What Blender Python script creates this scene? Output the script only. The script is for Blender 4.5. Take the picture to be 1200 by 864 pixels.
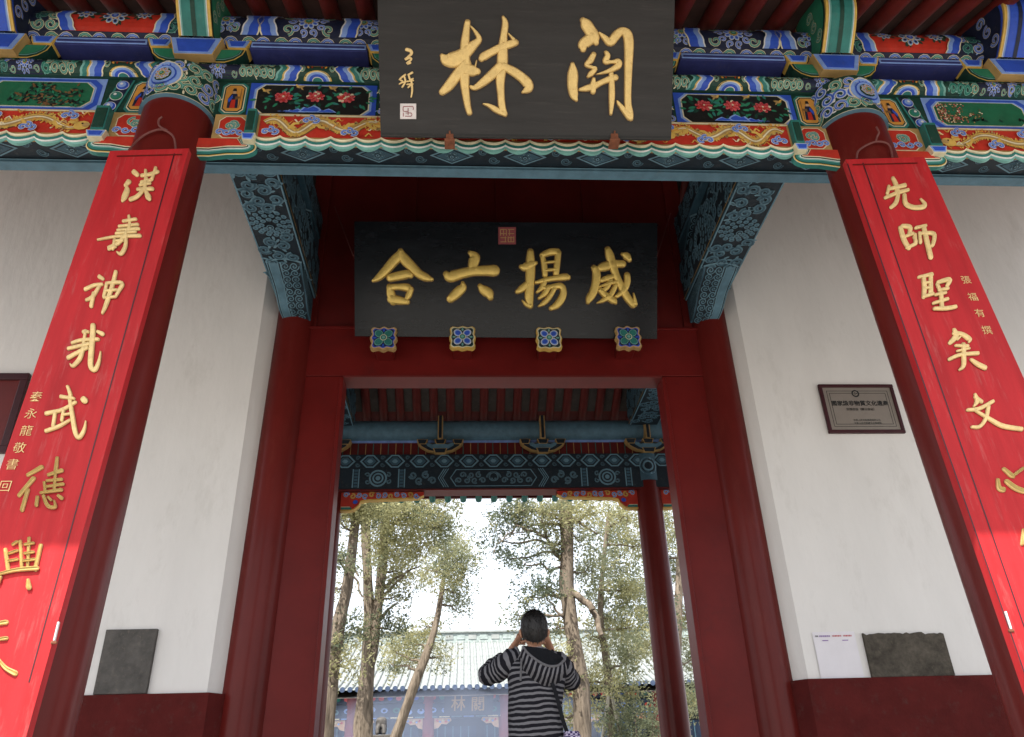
import bpy, bmesh, math, random
from mathutils import Vector, Matrix
R = math.radians
rnd = random.Random(11)
sc = bpy.context.scene
for o in list(bpy.data.objects):
    bpy.data.objects.remove(o)
col = sc.collection

# ------------------------------------------------------------------ camera
W_, H_, F_ = 1200.0, 864.0, 925.0
PITCH, ROLL, YAW = 0.4945, -0.0309, 0.0682
CAM = Vector((-0.402, 0.0, 1.6))
_f = Vector((math.sin(YAW)*math.cos(PITCH), math.cos(YAW)*math.cos(PITCH), math.sin(PITCH)))
_r0 = Vector((math.cos(YAW), -math.sin(YAW), 0))
_u0 = _r0.cross(_f)
_r = math.cos(ROLL)*_r0 + math.sin(ROLL)*_u0
_u = -math.sin(ROLL)*_r0 + math.cos(ROLL)*_u0
cd = bpy.data.cameras.new('camera')
cam = bpy.data.objects.new('camera', cd)
col.objects.link(cam)
cd.sensor_fit = 'HORIZONTAL'
cd.sensor_width = 36.0
cd.lens = F_/W_*36.0
cd.clip_start = 0.05
cd.clip_end = 4000
cam.matrix_world = Matrix(((_r.x, _u.x, -_f.x, CAM.x), (_r.y, _u.y, -_f.y, CAM.y), (_r.z, _u.z, -_f.z, CAM.z), (0, 0, 0, 1)))
sc.camera = cam

# ------------------------------------------------------------------ sky, sun, exposure
SUN_EL, SUN_AZ = R(52.5), R(-24)      # the sun stands high in front of the facade, to the left of the viewer's back
w = bpy.data.worlds.new("World")
sc.world = w
w.use_nodes = True
nt = w.node_tree
sky = nt.nodes.new('ShaderNodeTexSky')
sky.sky_type = 'NISHITA'
sky.sun_disc = False
sky.sun_elevation = SUN_EL
sky.sun_rotation = R(180) + SUN_AZ*-1
sky.air_density = 1.0
sky.dust_density = 3.0
sky.ozone_density = 1.0
veil = nt.nodes.new('ShaderNodeMixRGB')          # thin even cloud over the whole sky
veil.inputs[0].default_value = 0.55
veil.inputs[2].default_value = (8.6, 8.8, 9.1, 1)
nt.links.new(sky.outputs[0], veil.inputs[1])
nt.links.new(veil.outputs[0], nt.nodes['Background'].inputs[0])
nt.nodes['Background'].inputs[1].default_value = 0.15
sl = bpy.data.lights.new('sun', 'SUN')
sl.energy = 5.0
sl.angle = R(0.5)
sl.color = (1.0, 0.95, 0.87)
sun = bpy.data.objects.new('sun', sl)
col.objects.link(sun)
# vector from the scene towards the sun
SD = Vector((math.sin(SUN_AZ)*math.cos(SUN_EL), -math.cos(SUN_AZ)*math.cos(SUN_EL), math.sin(SUN_EL)))
sun.rotation_euler = SD.to_track_quat('Z', 'Y').to_euler()
sun.location = (0, -10, 20)
sc.view_settings.view_transform = 'Standard'
sc.view_settings.look = 'None'
sc.view_settings.exposure = 0.85
sc.view_settings.gamma = 1.0
sc.render.engine = 'CYCLES'
sc.cycles.max_bounces = 8
sc.cycles.diffuse_bounces = 6
sc.cycles.use_denoising = True

# ------------------------------------------------------------------ pixel helpers (photo is 1200 x 864)
def ray(px, py):
    return _f + _r*((px-W_/2)/F_) + _u*((H_/2-py)/F_)
def at(px, py, Y):
    d = ray(px, py)
    return CAM + d*((Y-CAM.y)/d.y)
def on(px, py, p0, n):
    d = ray(px, py)
    return CAM + d*((p0-CAM).dot(n)/d.dot(n))
def Xat(px, py, Y): return at(px, py, Y).x
def Zat(py, Y, px=590): return at(px, py, Y).z

# ------------------------------------------------------------------ materials
MATS = {}
def nd(t, typ, **kw):
    n = t.nodes.new(typ)
    for k, v in kw.items():
        setattr(n, k, v)
    return n
def mat(key, c, rough=0.5, var=0.18, scale=6.0, metal=0.0, spec=0.35, bump=0.0, bscale=60.0, dirt=None, dirt_amt=0.0, coat=0.0, stretch=None, tint=None):
    m = bpy.data.materials.new(key)
    m.use_nodes = True
    t = m.node_tree
    b = t.nodes['Principled BSDF']
    b.inputs['Roughness'].default_value = rough
    b.inputs['Metallic'].default_value = metal
    b.inputs['Specular IOR Level'].default_value = spec
    b.inputs['Coat Weight'].default_value = coat
    b.inputs['Coat Roughness'].default_value = 0.14
    tc = nd(t, 'ShaderNodeTexCoord')
    src = tc.outputs['Object']
    if stretch:
        mp = nd(t, 'ShaderNodeMapping')
        mp.inputs['Scale'].default_value = stretch
        t.links.new(src, mp.inputs[0])
        src = mp.outputs[0]
    n = nd(t, 'ShaderNodeTexNoise')
    n.inputs['Scale'].default_value = scale
    n.inputs['Detail'].default_value = 6
    n.inputs['Roughness'].default_value = 0.65
    t.links.new(src, n.inputs['Vector'])
    rp = nd(t, 'ShaderNodeValToRGB')
    rp.color_ramp.elements[0].position = 0.3
    rp.color_ramp.elements[1].position = 0.72
    lo = [x*(1-var) for x in c]
    hi = [min(1, x*(1+var)) for x in c]
    if tint:
        hi = [a*(1-0.5) + b2*0.5 for a, b2 in zip(hi, tint)]
    rp.color_ramp.elements[0].color = (*lo, 1)
    rp.color_ramp.elements[1].color = (*hi, 1)
    t.links.new(n.outputs['Fac'], rp.inputs[0])
    out = rp.outputs[0]
    if dirt:
        n2 = nd(t, 'ShaderNodeTexNoise')
        n2.inputs['Scale'].default_value = scale*2.7
        n2.inputs['Detail'].default_value = 8
        n2.inputs['Roughness'].default_value = 0.75
        t.links.new(src, n2.inputs['Vector'])
        r2 = nd(t, 'ShaderNodeValToRGB')
        r2.color_ramp.elements[0].position = 0.55
        r2.color_ramp.elements[1].position = 0.75
        r2.color_ramp.elements[0].color = (0, 0, 0, 1)
        r2.color_ramp.elements[1].color = (dirt_amt,)*3 + (1,)
        t.links.new(n2.outputs['Fac'], r2.inputs[0])
        mx = nd(t, 'ShaderNodeMixRGB')
        mx.inputs[2].default_value = (*dirt, 1)
        t.links.new(r2.outputs[0], mx.inputs[0])
        t.links.new(out, mx.inputs[1])
        out = mx.outputs[0]
    t.links.new(out, b.inputs['Base Color'])
    if bump:
        n3 = nd(t, 'ShaderNodeTexNoise')
        n3.inputs['Scale'].default_value = bscale
        n3.inputs['Detail'].default_value = 5
        t.links.new(src, n3.inputs['Vector'])
        bp = nd(t, 'ShaderNodeBump')
        bp.inputs['Strength'].default_value = bump
        bp.inputs['Distance'].default_value = 0.02
        t.links.new(n3.outputs['Fac'], bp.inputs['Height'])
        t.links.new(bp.outputs[0], b.inputs['Normal'])
    MATS[key] = m
    return m
DUST = (0.20, 0.17, 0.14)
def paint(key, c, **k):
    return mat(key, c, rough=0.55, var=0.22, scale=9, dirt=DUST, dirt_amt=0.22, **k)
paint('blue', (0.028, 0.085, 0.50)); paint('light_blue', (0.21, 0.34, 0.70)); paint('navy', (0.010, 0.016, 0.045))
paint('green', (0.022, 0.19, 0.105)); paint('dark_green', (0.008, 0.045, 0.032)); paint('teal', (0.026, 0.175, 0.155))
paint('light_teal', (0.16, 0.38, 0.345)); paint('cream', (0.68, 0.63, 0.44)); paint('white_paint', (0.66, 0.67, 0.66))
paint('gold_paint', (0.60, 0.39, 0.09)); paint('red_paint', (0.46, 0.030, 0.016)); paint('orange', (0.58, 0.27, 0.05))
paint('black_paint', (0.008, 0.009, 0.009)); paint('pink', (0.58, 0.10, 0.11)); paint('brown', (0.16, 0.085, 0.035))
paint('panel_green', (0.014, 0.13, 0.065)); paint('ochre', (0.40, 0.26, 0.10)); paint('rose', (0.40, 0.03, 0.045)); paint('skin_paint', (0.55, 0.36, 0.22))
paint('carve_dark', (0.008, 0.018, 0.028)); paint('carve_mid', (0.04, 0.095, 0.135)); paint('carve_light', (0.13, 0.245, 0.315))
paint('dull_blue', (0.030, 0.038, 0.155))
paint('slate_blue', (0.09, 0.185, 0.25))
mat('lacquer', (0.115, 0.012, 0.010), rough=0.36, var=0.22, scale=2.2, spec=0.14, dirt=(0.15, 0.03, 0.022), dirt_amt=0.6, bump=0.08, bscale=25, coat=0.07, stretch=(1, 1, 0.35))
mat('lacquer_deep', (0.115, 0.009, 0.008), rough=0.5, var=0.2, scale=2.5, spec=0.4, dirt=(0.05, 0.012, 0.01), dirt_amt=0.5)
mat('frame_red', (0.128, 0.011, 0.010), rough=0.36, var=0.2, scale=1.6, spec=0.14, dirt=(0.075, 0.012, 0.012), dirt_amt=0.6, bump=0.06, bscale=18)
mat('rafter_red', (0.125, 0.013, 0.010), rough=0.6, var=0.35, scale=5, dirt=(0.05, 0.03, 0.025), dirt_amt=0.6)
mat('dado_red', (0.085, 0.012, 0.011), rough=0.8, spec=0.1, var=0.22, scale=4, dirt=(0.08, 0.05, 0.045), dirt_amt=0.5, bump=0.15)
mat('board_red', (0.40, 0.020, 0.024), rough=0.5, var=0.2, scale=3.0, spec=0.15, dirt=(0.42, 0.10, 0.095), dirt_amt=0.75, stretch=(4.0, 4.0, 0.45), bump=0.02, bscale=30)
mat('board_black', (0.026, 0.025, 0.025), rough=0.62, var=0.25, scale=5, spec=0.3, dirt=(0.055, 0.05, 0.048), dirt_amt=0.6, stretch=(0.25, 1, 3), bump=0.06, bscale=40)
mat('gold_bright', (0.72, 0.52, 0.14), rough=0.36, var=0.12, scale=18, metal=0.45, spec=0.5, dirt=(0.5, 0.3, 0.07), dirt_amt=0.6, bump=0.1, bscale=60)
mat('board_gloss', (0.007, 0.009, 0.012), rough=0.24, var=0.3, scale=3, spec=0.32, dirt=(0.022, 0.026, 0.034), dirt_amt=0.8, stretch=(0.5, 1, 1.6), bump=0.04, bscale=9)
mat('gold', (0.68, 0.49, 0.19), rough=0.42, var=0.14, scale=22, metal=0.35, spec=0.5, dirt=(0.36, 0.17, 0.04), dirt_amt=0.85, bump=0.2, bscale=70)
mat('gold_olive', (0.36, 0.25, 0.07), rough=0.5, var=0.2, scale=30, metal=0.2, bump=0.1, bscale=90)
mat('gold_pale', (0.72, 0.53, 0.24), rough=0.5, var=0.18, scale=30, metal=0.2, spec=0.4, dirt=(0.36, 0.20, 0.07), dirt_amt=0.6, bump=0.12, bscale=90)
mat('plaster', (0.73, 0.715, 0.70), rough=0.9, var=0.07, scale=0.9, spec=0.1, dirt=(0.48, 0.46, 0.43), dirt_amt=0.4, bump=0.2, bscale=11, stretch=(1.3, 1.3, .45))
mat('stone', (0.33, 0.31, 0.28), rough=0.85, var=0.2, scale=2.5, spec=0.2, dirt=(0.22, 0.20, 0.18), dirt_amt=0.6, bump=0.25, bscale=25)
mat('dark_stone', (0.072, 0.066, 0.060), rough=0.55, var=0.4, scale=9, spec=0.3, dirt=(0.15, 0.125, 0.10), dirt_amt=0.85, bump=0.3, bscale=22)
mat('rough_brick', (0.078, 0.068, 0.055), rough=0.85, var=0.5, scale=11, spec=0.2, dirt=(0.14, 0.12, 0.09), dirt_amt=0.7, bump=0.5, bscale=30)
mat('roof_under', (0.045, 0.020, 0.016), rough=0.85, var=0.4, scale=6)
mat('grey_board', (0.075, 0.066, 0.060), rough=0.85, var=0.3, scale=6, dirt=(0.2, 0.18, 0.16), dirt_amt=0.5)
mat('roof_tile', (0.24, 0.26, 0.255), rough=0.75, var=0.25, scale=3, dirt=(0.22, 0.22, 0.2), dirt_amt=0.6)
mat('metal_plate', (0.27, 0.235, 0.205), rough=0.45, var=0.08, scale=4, metal=0.3)
mat('maroon_wood', (0.045, 0.008, 0.012), rough=0.45, var=0.2, scale=10)
mat('print_black', (0.02, 0.02, 0.02), rough=0.7, var=0.1)
mat('print_grey', (0.10, 0.095, 0.09), rough=0.7, var=0.1)
mat('paper', (0.72, 0.70, 0.74), rough=0.8, var=0.03)
mat('print_violet', (0.25, 0.15, 0.38), rough=0.8, var=0.1); mat('print_red', (0.5, 0.08, 0.10), rough=0.8, var=0.1)
mat('rust', (0.17, 0.06, 0.03), rough=0.8, var=0.4, scale=40)
mat('wire', (0.16, 0.055, 0.05), rough=0.6, var=0.2)
mat('seal_white', (0.62, 0.58, 0.58), rough=0.7, var=0.12, scale=30)
mat('seal_red', (0.24, 0.05, 0.06), rough=0.7, var=0.2, scale=30)
mat('bark', (0.165, 0.135, 0.105), rough=0.95, var=0.55, scale=6, spec=0.1, dirt=(0.075, 0.06, 0.045), dirt_amt=0.9, bump=1.0, bscale=10, stretch=(3.2, 3.2, 0.45))
mat('hair', (0.009, 0.008, 0.008), rough=0.5, var=0.6, scale=60)
mat('skin', (0.42, 0.22, 0.14), rough=0.55, var=0.08, scale=14)
mat('cloth_black', (0.011, 0.012, 0.015), rough=0.9, var=0.2, scale=30, spec=0.15, bump=0.15, bscale=70)
mat('cloth_grey', (0.115, 0.115, 0.125), rough=0.9, var=0.15, scale=60, spec=0.15)
mat('jeans', (0.03, 0.04, 0.07), rough=0.9, var=0.2, scale=40)
mat('plastic_black', (0.012, 0.012, 0.013), rough=0.4, var=0.1)
mat('hall_blue', (0.028, 0.045, 0.085), rough=0.8, var=0.4, scale=5); mat('hall_dark', (0.03, 0.034, 0.045), rough=0.8, var=0.3, scale=2)
mat('hall_red', (0.20, 0.035, 0.035), rough=0.7, var=0.25, scale=3)
mat('ridge_green', (0.27, 0.32, 0.31), rough=0.6, var=0.4, scale=5)
mat('pole_wood', (0.45, 0.42, 0.36), rough=0.9, var=0.2, scale=9)

def leaf_mat(key, c, c2):
    m = mat(key, c, rough=0.75, var=0.45, scale=1.2, spec=0.15, tint=c2)
    b = m.node_tree.nodes['Principled BSDF']
    t = m.node_tree
    tr = nd(t, 'ShaderNodeBsdfTranslucent')
    tr.inputs[0].default_value = (*[min(1, x*1.6) for x in c2], 1)
    mx = nd(t, 'ShaderNodeMixShader')
    mx.inputs[0].default_value = 0.5
    t.links.new(b.outputs[0], mx.inputs[1]); t.links.new(tr.outputs[0], mx.inputs[2])
    t.links.new(mx.outputs[0], t.nodes['Material Output'].inputs[0])
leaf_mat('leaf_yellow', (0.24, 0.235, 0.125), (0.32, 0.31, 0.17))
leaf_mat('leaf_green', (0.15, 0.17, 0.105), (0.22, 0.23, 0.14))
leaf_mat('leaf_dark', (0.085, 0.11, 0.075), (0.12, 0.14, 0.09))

def stripe_mat(key, n):
    m = mat(key, (0.012, 0.012, 0.015), rough=0.92, var=0.2, scale=40, spec=0.12, bump=0.2, bscale=55)
    t = m.node_tree
    b = t.nodes['Principled BSDF']
    uv = nd(t, 'ShaderNodeUVMap'); uv.uv_map = 'UVMap'
    sp = nd(t, 'ShaderNodeSeparateXYZ'); t.links.new(uv.outputs[0], sp.inputs[0])
    mu = nd(t, 'ShaderNodeMath', operation='MULTIPLY'); mu.inputs[1].default_value = n
    tcn = nd(t, 'ShaderNodeTexCoord'); nz = nd(t, 'ShaderNodeTexNoise'); nz.inputs['Scale'].default_value = 9; nz.inputs['Detail'].default_value = 2
    t.links.new(tcn.outputs['Object'], nz.inputs['Vector'])
    wob = nd(t, 'ShaderNodeMath', operation='MULTIPLY_ADD'); wob.inputs[1].default_value = 0.028
    t.links.new(nz.outputs['Fac'], wob.inputs[0]); t.links.new(sp.outputs[1], wob.inputs[2])
    t.links.new(wob.outputs[0], mu.inputs[0])
    fr = nd(t, 'ShaderNodeMath', operation='FRACT'); t.links.new(mu.outputs[0], fr.inputs[0])
    gt = nd(t, 'ShaderNodeMath', operation='GREATER_THAN'); gt.inputs[1].default_value = 0.56
    t.links.new(fr.outputs[0], gt.inputs[0])
    mx = nd(t, 'ShaderNodeMixRGB'); mx.inputs[1].default_value = (0.010, 0.010, 0.014, 1); mx.inputs[2].default_value = (0.14, 0.14, 0.155, 1)
    t.links.new(gt.outputs[0], mx.inputs[0])
    t.links.new(mx.outputs[0], b.inputs['Base Color'])
stripe_mat('stripes', 32.5)

def check_mat():
    m = mat('plaid', (0.1, 0.05, 0.2), rough=0.9)
    t = m.node_tree
    b = t.nodes['Principled BSDF']
    tc = nd(t, 'ShaderNodeTexCoord')
    ck = nd(t, 'ShaderNodeTexChecker'); ck.inputs['Scale'].default_value = 70
    ck.inputs[1].default_value = (0.035, 0.02, 0.09, 1); ck.inputs[2].default_value = (0.42, 0.38, 0.52, 1)
    t.links.new(tc.outputs['Object'], ck.inputs[0]); t.links.new(ck.outputs[0], b.inputs['Base Color'])
check_mat()

# ------------------------------------------------------------------ mesh builder
ORG = {}
class Geo:
    def __init__(s):
        s.v = []; s.f = []; s.m = []; s.keys = []; s.uv = {}
    def k(s, key):
        if key not in s.keys: s.keys.append(key)
        return s.keys.index(key)
    def face(s, pts, key):
        b = len(s.v)
        s.v.extend(Vector(p) for p in pts)
        s.f.append(tuple(range(b, b+len(pts)))); s.m.append(s.k(key))
    def grid(s, rows, key, close_u=False, uvs=None):
        b = len(s.v); n = len(rows[0]); kk = s.k(key)
        for r in rows: s.v.extend(Vector(p) for p in r)
        for i in range(len(rows)-1):
            for j in range(n if close_u else n-1):
                j2 = (j+1) % n
                s.f.append((b+i*n+j, b+i*n+j2, b+(i+1)*n+j2, b+(i+1)*n+j)); s.m.append(kk)
                if uvs: s.uv[len(s.f)-1] = [uvs(i, j), uvs(i, j+1), uvs(i+1, j+1), uvs(i+1, j)]
    def box(s, x0, x1, y0, y1, z0, z1, key):
        P = [Vector((x, y, z)) for z in (z0, z1) for y in (y0, y1) for x in (x0, x1)]
        s.hexa(P, key)
    def hexa(s, P, key):
        b = len(s.v); s.v.extend(Vector(p) for p in P)
        for q in ((0, 2, 3, 1), (4, 5, 7, 6), (0, 1, 5, 4), (2, 6, 7, 3), (0, 4, 6, 2), (1, 3, 7, 5)):
            s.f.append(tuple(b+i for i in q)); s.m.append(s.k(key))
    def tube(s, path, rad, key, n=10, cap=True):
        path = [Vector(p) for p in path]
        if not isinstance(rad, (list, tuple)): rad = [rad]*len(path)
        rows = []
        ref = None
        for i, p in enumerate(path):
            a = path[max(0, i-1)]; c = path[min(len(path)-1, i+1)]
            t = (c-a).normalized()
            if ref is None:
                ref = Vector((1, 0, 0)) if abs(t.x) < 0.8 else Vector((0, 1, 0))
            u = (ref - t*ref.dot(t)).normalized(); ref = u
            v = t.cross(u)
            rows.append([p + (u*math.cos(2*math.pi*j/n) + v*math.sin(2*math.pi*j/n))*rad[i] for j in range(n)])
        s.grid(rows, key, close_u=True)
        if cap:
            s.face(rows[0][::-1], key); s.face(rows[-1], key)
    def prism(s, poly, vec, key, side=None):
        """closed 3-D outline pushed along vec"""
        vec = Vector(vec); a = [Vector(p) for p in poly]; b = [p+vec for p in a]
        s.face(a[::-1], key); s.face(b, key)
        n = len(a)
        for i in range(n):
            s.face([a[i], a[(i+1) % n], b[(i+1) % n], b[i]], side or key)
    def build(s, name, parent=None, org=None, smooth=False, bevel=0.0, merge=False, data_only=False):
        if org is None:
            org = ORG[parent] if parent is not None else Vector((0, 0, 0))
        org = Vector(org)
        me = bpy.data.meshes.new(name)
        me.from_pydata([p-org for p in s.v], [], s.f)
        for kx in s.keys: me.materials.append(MATS[kx])
        me.polygons.foreach_set('material_index', s.m)
        if s.uv:
            uvl = me.uv_layers.new(name='UVMap')
            for fi, cs in s.uv.items():
                for li, c in zip(me.polygons[fi].loop_indices, cs): uvl.data[li].uv = c
        if merge:
            bm = bmesh.new(); bm.from_mesh(me)
            bmesh.ops.remove_doubles(bm, verts=bm.verts, dist=1e-5)
            bmesh.ops.recalc_face_normals(bm, faces=bm.faces)
            bm.to_mesh(me); bm.free()
        if smooth: me.polygons.foreach_set('use_smooth', [True]*len(me.polygons))
        me.update()
        o = bpy.data.objects.new(name, me)
        col.objects.link(o)
        if parent is not None:
            o.parent = parent
        else:
            o.location = org
        ORG[o] = org
        if bevel:
            b = o.modifiers.new('bevel', 'BEVEL'); b.width = bevel; b.segments = 2; b.limit_method = 'ANGLE'; b.angle_limit = R(40)
        return o
def empty(name, loc):
    o = bpy.data.objects.new(name, None); col.objects.link(o); o.location = loc; o.empty_display_size = 0.2
    ORG[o] = Vector(loc)
    return o
def tag(o, label=None, cat=None, group=None, kind=None):
    if label: o['label'] = label
    if cat: o['category'] = cat
    if group: o['group'] = group
    if kind: o['kind'] = kind
    return o
def shift_copy(o, d, parent=None):
    c = o.copy(); col.objects.link(c)
    c.parent = parent if parent is not None else o.parent
    c.location = Vector(o.location) + Vector(d)
    for ch in list(o.children):
        g = ch.copy(); col.objects.link(g); g.parent = c
    return c
def smoothstep(a): return a*a*(3-2*a)
def catmull(P, n=6):
    """smooth resampling of tuples"""
    if len(P) < 3: 
        a, b = P
        return [tuple(a[k]+(b[k]-a[k])*i/n for k in range(len(a))) for i in range(n+1)]
    out = []
    for i in range(len(P)-1):
        p0 = P[max(0, i-1)]; p1 = P[i]; p2 = P[i+1]; p3 = P[min(len(P)-1, i+2)]
        for j in range(n):
            t = j/n
            out.append(tuple(0.5*(2*p1[k] + (p2[k]-p0[k])*t + (2*p0[k]-5*p1[k]+4*p2[k]-p3[k])*t*t + (-p0[k]+3*p1[k]-3*p2[k]+p3[k])*t**3) for k in range(len(p1))))
    out.append(tuple(P[-1]))
    return out

# ------------------------------------------------------------------ painted relief on beams
class Orn:
    """flat or raised painted shapes laid on a surface: fn(u, v, h) -> point"""
    def __init__(s, fn, flip=False):
        s.g = Geo(); s.fn = fn; s.flip = flip
    def P(s, u, v, h): return s.fn(-u if s.flip else u, v, h)
    def poly(s, pts, key, h): s.g.face([s.P(u, v, h) for u, v in pts], key)
    def rect(s, u0, u1, v0, v1, key, h, nu=1, nv=1):
        s.g.grid([[s.P(u0+(u1-u0)*i/nu, v0+(v1-v0)*j/nv, h) for i in range(nu+1)] for j in range(nv+1)], key)
    def ribbon(s, pts, wd, key, h, taper=False):
        n = len(pts); L = []; Rr = []
        for i, (u, v) in enumerate(pts):
            a = pts[max(0, i-1)]; c = pts[min(n-1, i+1)]
            tx, ty = c[0]-a[0], c[1]-a[1]; l = math.hypot(tx, ty) or 1e-6
            ww = wd*0.5
            if taper: ww *= max(0.12, math.sin(math.pi*min(1, (i+0.6)/n*0.5+0.5)))
            L.append(s.P(u-ty/l*ww, v+tx/l*ww, h)); Rr.append(s.P(u+ty/l*ww, v-tx/l*ww, h))
        s.g.grid([L, Rr], key)
    def disc(s, c, r, key, h, n=10, ry=None, a0=0):
        ry = ry or r
        s.poly([(c[0]+r*math.cos(a0+2*math.pi*k/n), c[1]+ry*math.sin(a0+2*math.pi*k/n)) for k in range(n)], key, h)
    def oval(s, c, a, b, ang, key, h, n=8):
        ca, sa = math.cos(ang), math.sin(ang)
        s.poly([(c[0]+a*math.cos(t)*ca-b*math.sin(t)*sa, c[1]+a*math.cos(t)*sa+b*math.sin(t)*ca) for t in (2*math.pi*k/n for k in range(n))], key, h)
    def scroll(s, c, r, a0, turns, keys, wd, h, dirn=1, n=18):
        pts = []
        for i in range(n+1):
            t = i/n; rr = r*(1-0.78*t); a = a0 + dirn*turns*2*math.pi*t
            pts.append((c[0]+rr*math.cos(a), c[1]+rr*math.sin(a)))
        for q, kx in enumerate(keys):
            s.ribbon(pts, wd*(1, 0.66, 0.28)[q], kx, h+q*0.0012)
    def flower(s, c, r, h, keys=('cream', 'light_blue', 'blue'), n=9, centre=('gold_paint', 'green', 'light_teal'), sq=1.0):
        for q, (kx, f) in enumerate(zip(keys, (1.0, 0.80, 0.48))):
            for k in range(n):
                a = 2*math.pi*k/n + 0.2
                s.oval((c[0]+0.68*r*math.cos(a), c[1]+0.68*r*math.sin(a)*sq), 0.33*r*f, 0.26*r*f, a, kx, h+q*0.0012, 8)
        for q, (kx, f) in enumerate(zip(centre, (0.42, 0.30, 0.14))):
            s.disc(c, r*f, kx, h+0.004+q*0.001, 10, r*f*sq)
    def chevron(s, u0, v0, v1, bands, h, amp, dirn=1, n=10):
        """zigzag bands side by side: bands = [(key, width), ...]"""
        def off(t):
            z = 1-abs(2*t-1)
            return dirn*amp*(z + 0.10*math.sin(t*6*math.pi))
        u = u0
        for kx, wd in bands:
            A = []; B = []
            for i in range(n+1):
                t = i/n; v = v0+(v1-v0)*t
                A.append(s.P(u+off(t), v, h)); B.append(s.P(u+wd+off(t), v, h))
            s.g.grid([A, B], kx); u += wd
        return u
    def build(s, name, parent, **k): return s.g.build(name, parent, **k)

def CHEV(f=1.0, rev=False):
    b = [('cream', .012*f), ('blue', .055*f), ('light_blue', .035*f), ('white_paint', .010*f), ('gold_paint', .012*f), ('teal', .035*f), ('light_teal', .018*f)]
    return b[::-1] if rev else b

# fill a rectangle with curls, blossoms and leaves
def arabesque(o, u0, u1, v0, v1, h, rs, big='navy', cols=None, density=1.0):
    o.rect(u0, u1, v0, v1, big, h, max(1, int((u1-u0)/0.05)), max(1, int((v1-v0)/0.04)))
    cols = cols or [('cream', 'green', 'light_teal'), ('cream', 'blue', 'light_blue'), ('light_teal', 'dark_green', 'teal')]
    hh = v1-v0
    nrow = 3 if hh > .16 else 2
    n = max(1, int((u1-u0)/(hh*(.40 if nrow == 2 else .30))*density))
    for row in range(nrow):
        for i in range(n):
            c = (u0+(u1-u0)*(i+0.5+0.22*((row % 2)-0.5))/n, v0+hh*((.28, .74) if nrow == 2 else (.18, .5, .82))[row])
            r = min(hh*(.25 if nrow == 2 else .165), (u1-u0)/n*0.56)
            kk = rs.choice(cols)
            o.scroll(c, r, rs.random()*6.28, 1.15, kk, r*0.58, h+0.001+.0004*((i+row) % 3), rs.choice((-1, 1)), 14)
            for m_ in range(2):
                a_ = rs.random()*6.28; o.oval((c[0]+r*1.15*math.cos(a_), c[1]+r*.95*math.sin(a_)), r*.36, r*.15, a_+.7, kk[2] if m_ else kk[0], h+.0008, 6)
def flower_cell(o, cu, u0, u1, v0, v1, h, rs, r=None):
    o.rect(u0, u1, v0, v1, 'navy', h, max(1, int((u1-u0)/0.05)), 6)
    hh = v1-v0; cv = (v0+v1)/2
    r = r or hh*0.44
    for sx in (-1, 1):
        for sy in (-1, 1):
            cc = (cu+sx*(u1-u0)*0.36, cv+sy*hh*0.30)
            o.scroll(cc, hh*0.17, rs.random()*6, 1.1, ('cream', 'green', 'light_teal'), hh*0.08, h+0.001, sx*sy, 12)
    for k in range(10):
        a = 2*math.pi*k/10
        cc = (cu+r*0.86*math.cos(a), cv+r*0.86*math.sin(a))
        if u0 < cc[0] < u1: o.scroll(cc, r*0.24, a, 1.0, ('white_paint', 'blue', 'light_blue'), r*0.15, h+0.0022, 1, 10)
    o.flower((cu, cv), r*0.62, h+0.003, ('white_paint', 'light_blue', 'blue'), 9)
def half_rosette(o, cu, u0, u1, v0, v1, h, rs):
    """green cell with a blue half medallion above and below"""
    o.rect(u0, u1, v0, v1, 'dark_green', h, 8, 6)
    hh = v1-v0; w2 = (u1-u0)/2
    for sy in (0, 1):
        vb = v0 if sy == 0 else v1
        s_ = 1 if sy == 0 else -1
        for q, (kx, f) in enumerate((('gold_paint', 1), ('cream', .9), ('light_blue', .8), ('blue', .62), ('white_paint', .4), ('teal', .34))):
            o.poly([(cu+w2*0.72*f*math.cos(math.pi*k/12), vb+s_*hh*0.40*f*math.sin(math.pi*k/12)) for k in range(13)], kx, h+0.001+q*0.0011)
    for sx in (-1, 1):
        o.scroll((cu+sx*w2*0.78, (v0+v1)/2), hh*0.2, 1.5, 1.1, ('cream', 'green', 'light_teal'), hh*0.09, h+0.002, sx, 12)
        o.disc((cu+sx*w2*0.25, (v0+v1)/2), hh*0.045, 'red_paint', h+0.009)
        o.oval((cu+sx*w2*0.45, (v0+v1)/2), hh*0.09, hh*0.05, 0.4*sx, 'orange', h+0.0085)

def chamfer_pts(u0, u1, v0, v1, c):
    return [(u0+c, v0), (u1-c, v0), (u1, v0+c), (u1, v1-c), (u1-c, v1), (u0+c, v1), (u0, v1-c), (u0, v0+c)]
def peony(o, c, r, rs, h):
    for ring, (f, kx) in enumerate(((1.0, 'pink'), (0.86, 'rose'), (0.66, 'pink'), (0.5, 'red_paint'), (0.34, 'pink'))):
        n = 9 - ring
        for k in range(n):
            a = 2*math.pi*(k+rs.random()*0.5)/n
            o.oval((c[0]+r*f*0.66*math.cos(a)*1.15, c[1]+r*f*0.6*math.sin(a)), r*0.30*(1-ring*.1), r*0.2*(1-ring*.08), a+rs.uniform(-.5, .5), kx if rs.random() < .75 else rs.choice(('cream', 'rose', 'red_paint')), h+ring*0.0011, 7)
    o.disc(c, r*0.13, 'cream', h+0.0065, 7)
def leaf(o, c, a, l, kx, h):
    ca, sa = math.cos(a), math.sin(a)
    o.poly([(c[0]+x*l*ca-y*l*sa, c[1]+x*l*sa+y*l*ca) for x, y in ((0, 0), (.3, .2), (.7, .17), (1, 0), (.7, -.17), (.3, -.2))], kx, h)
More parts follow.
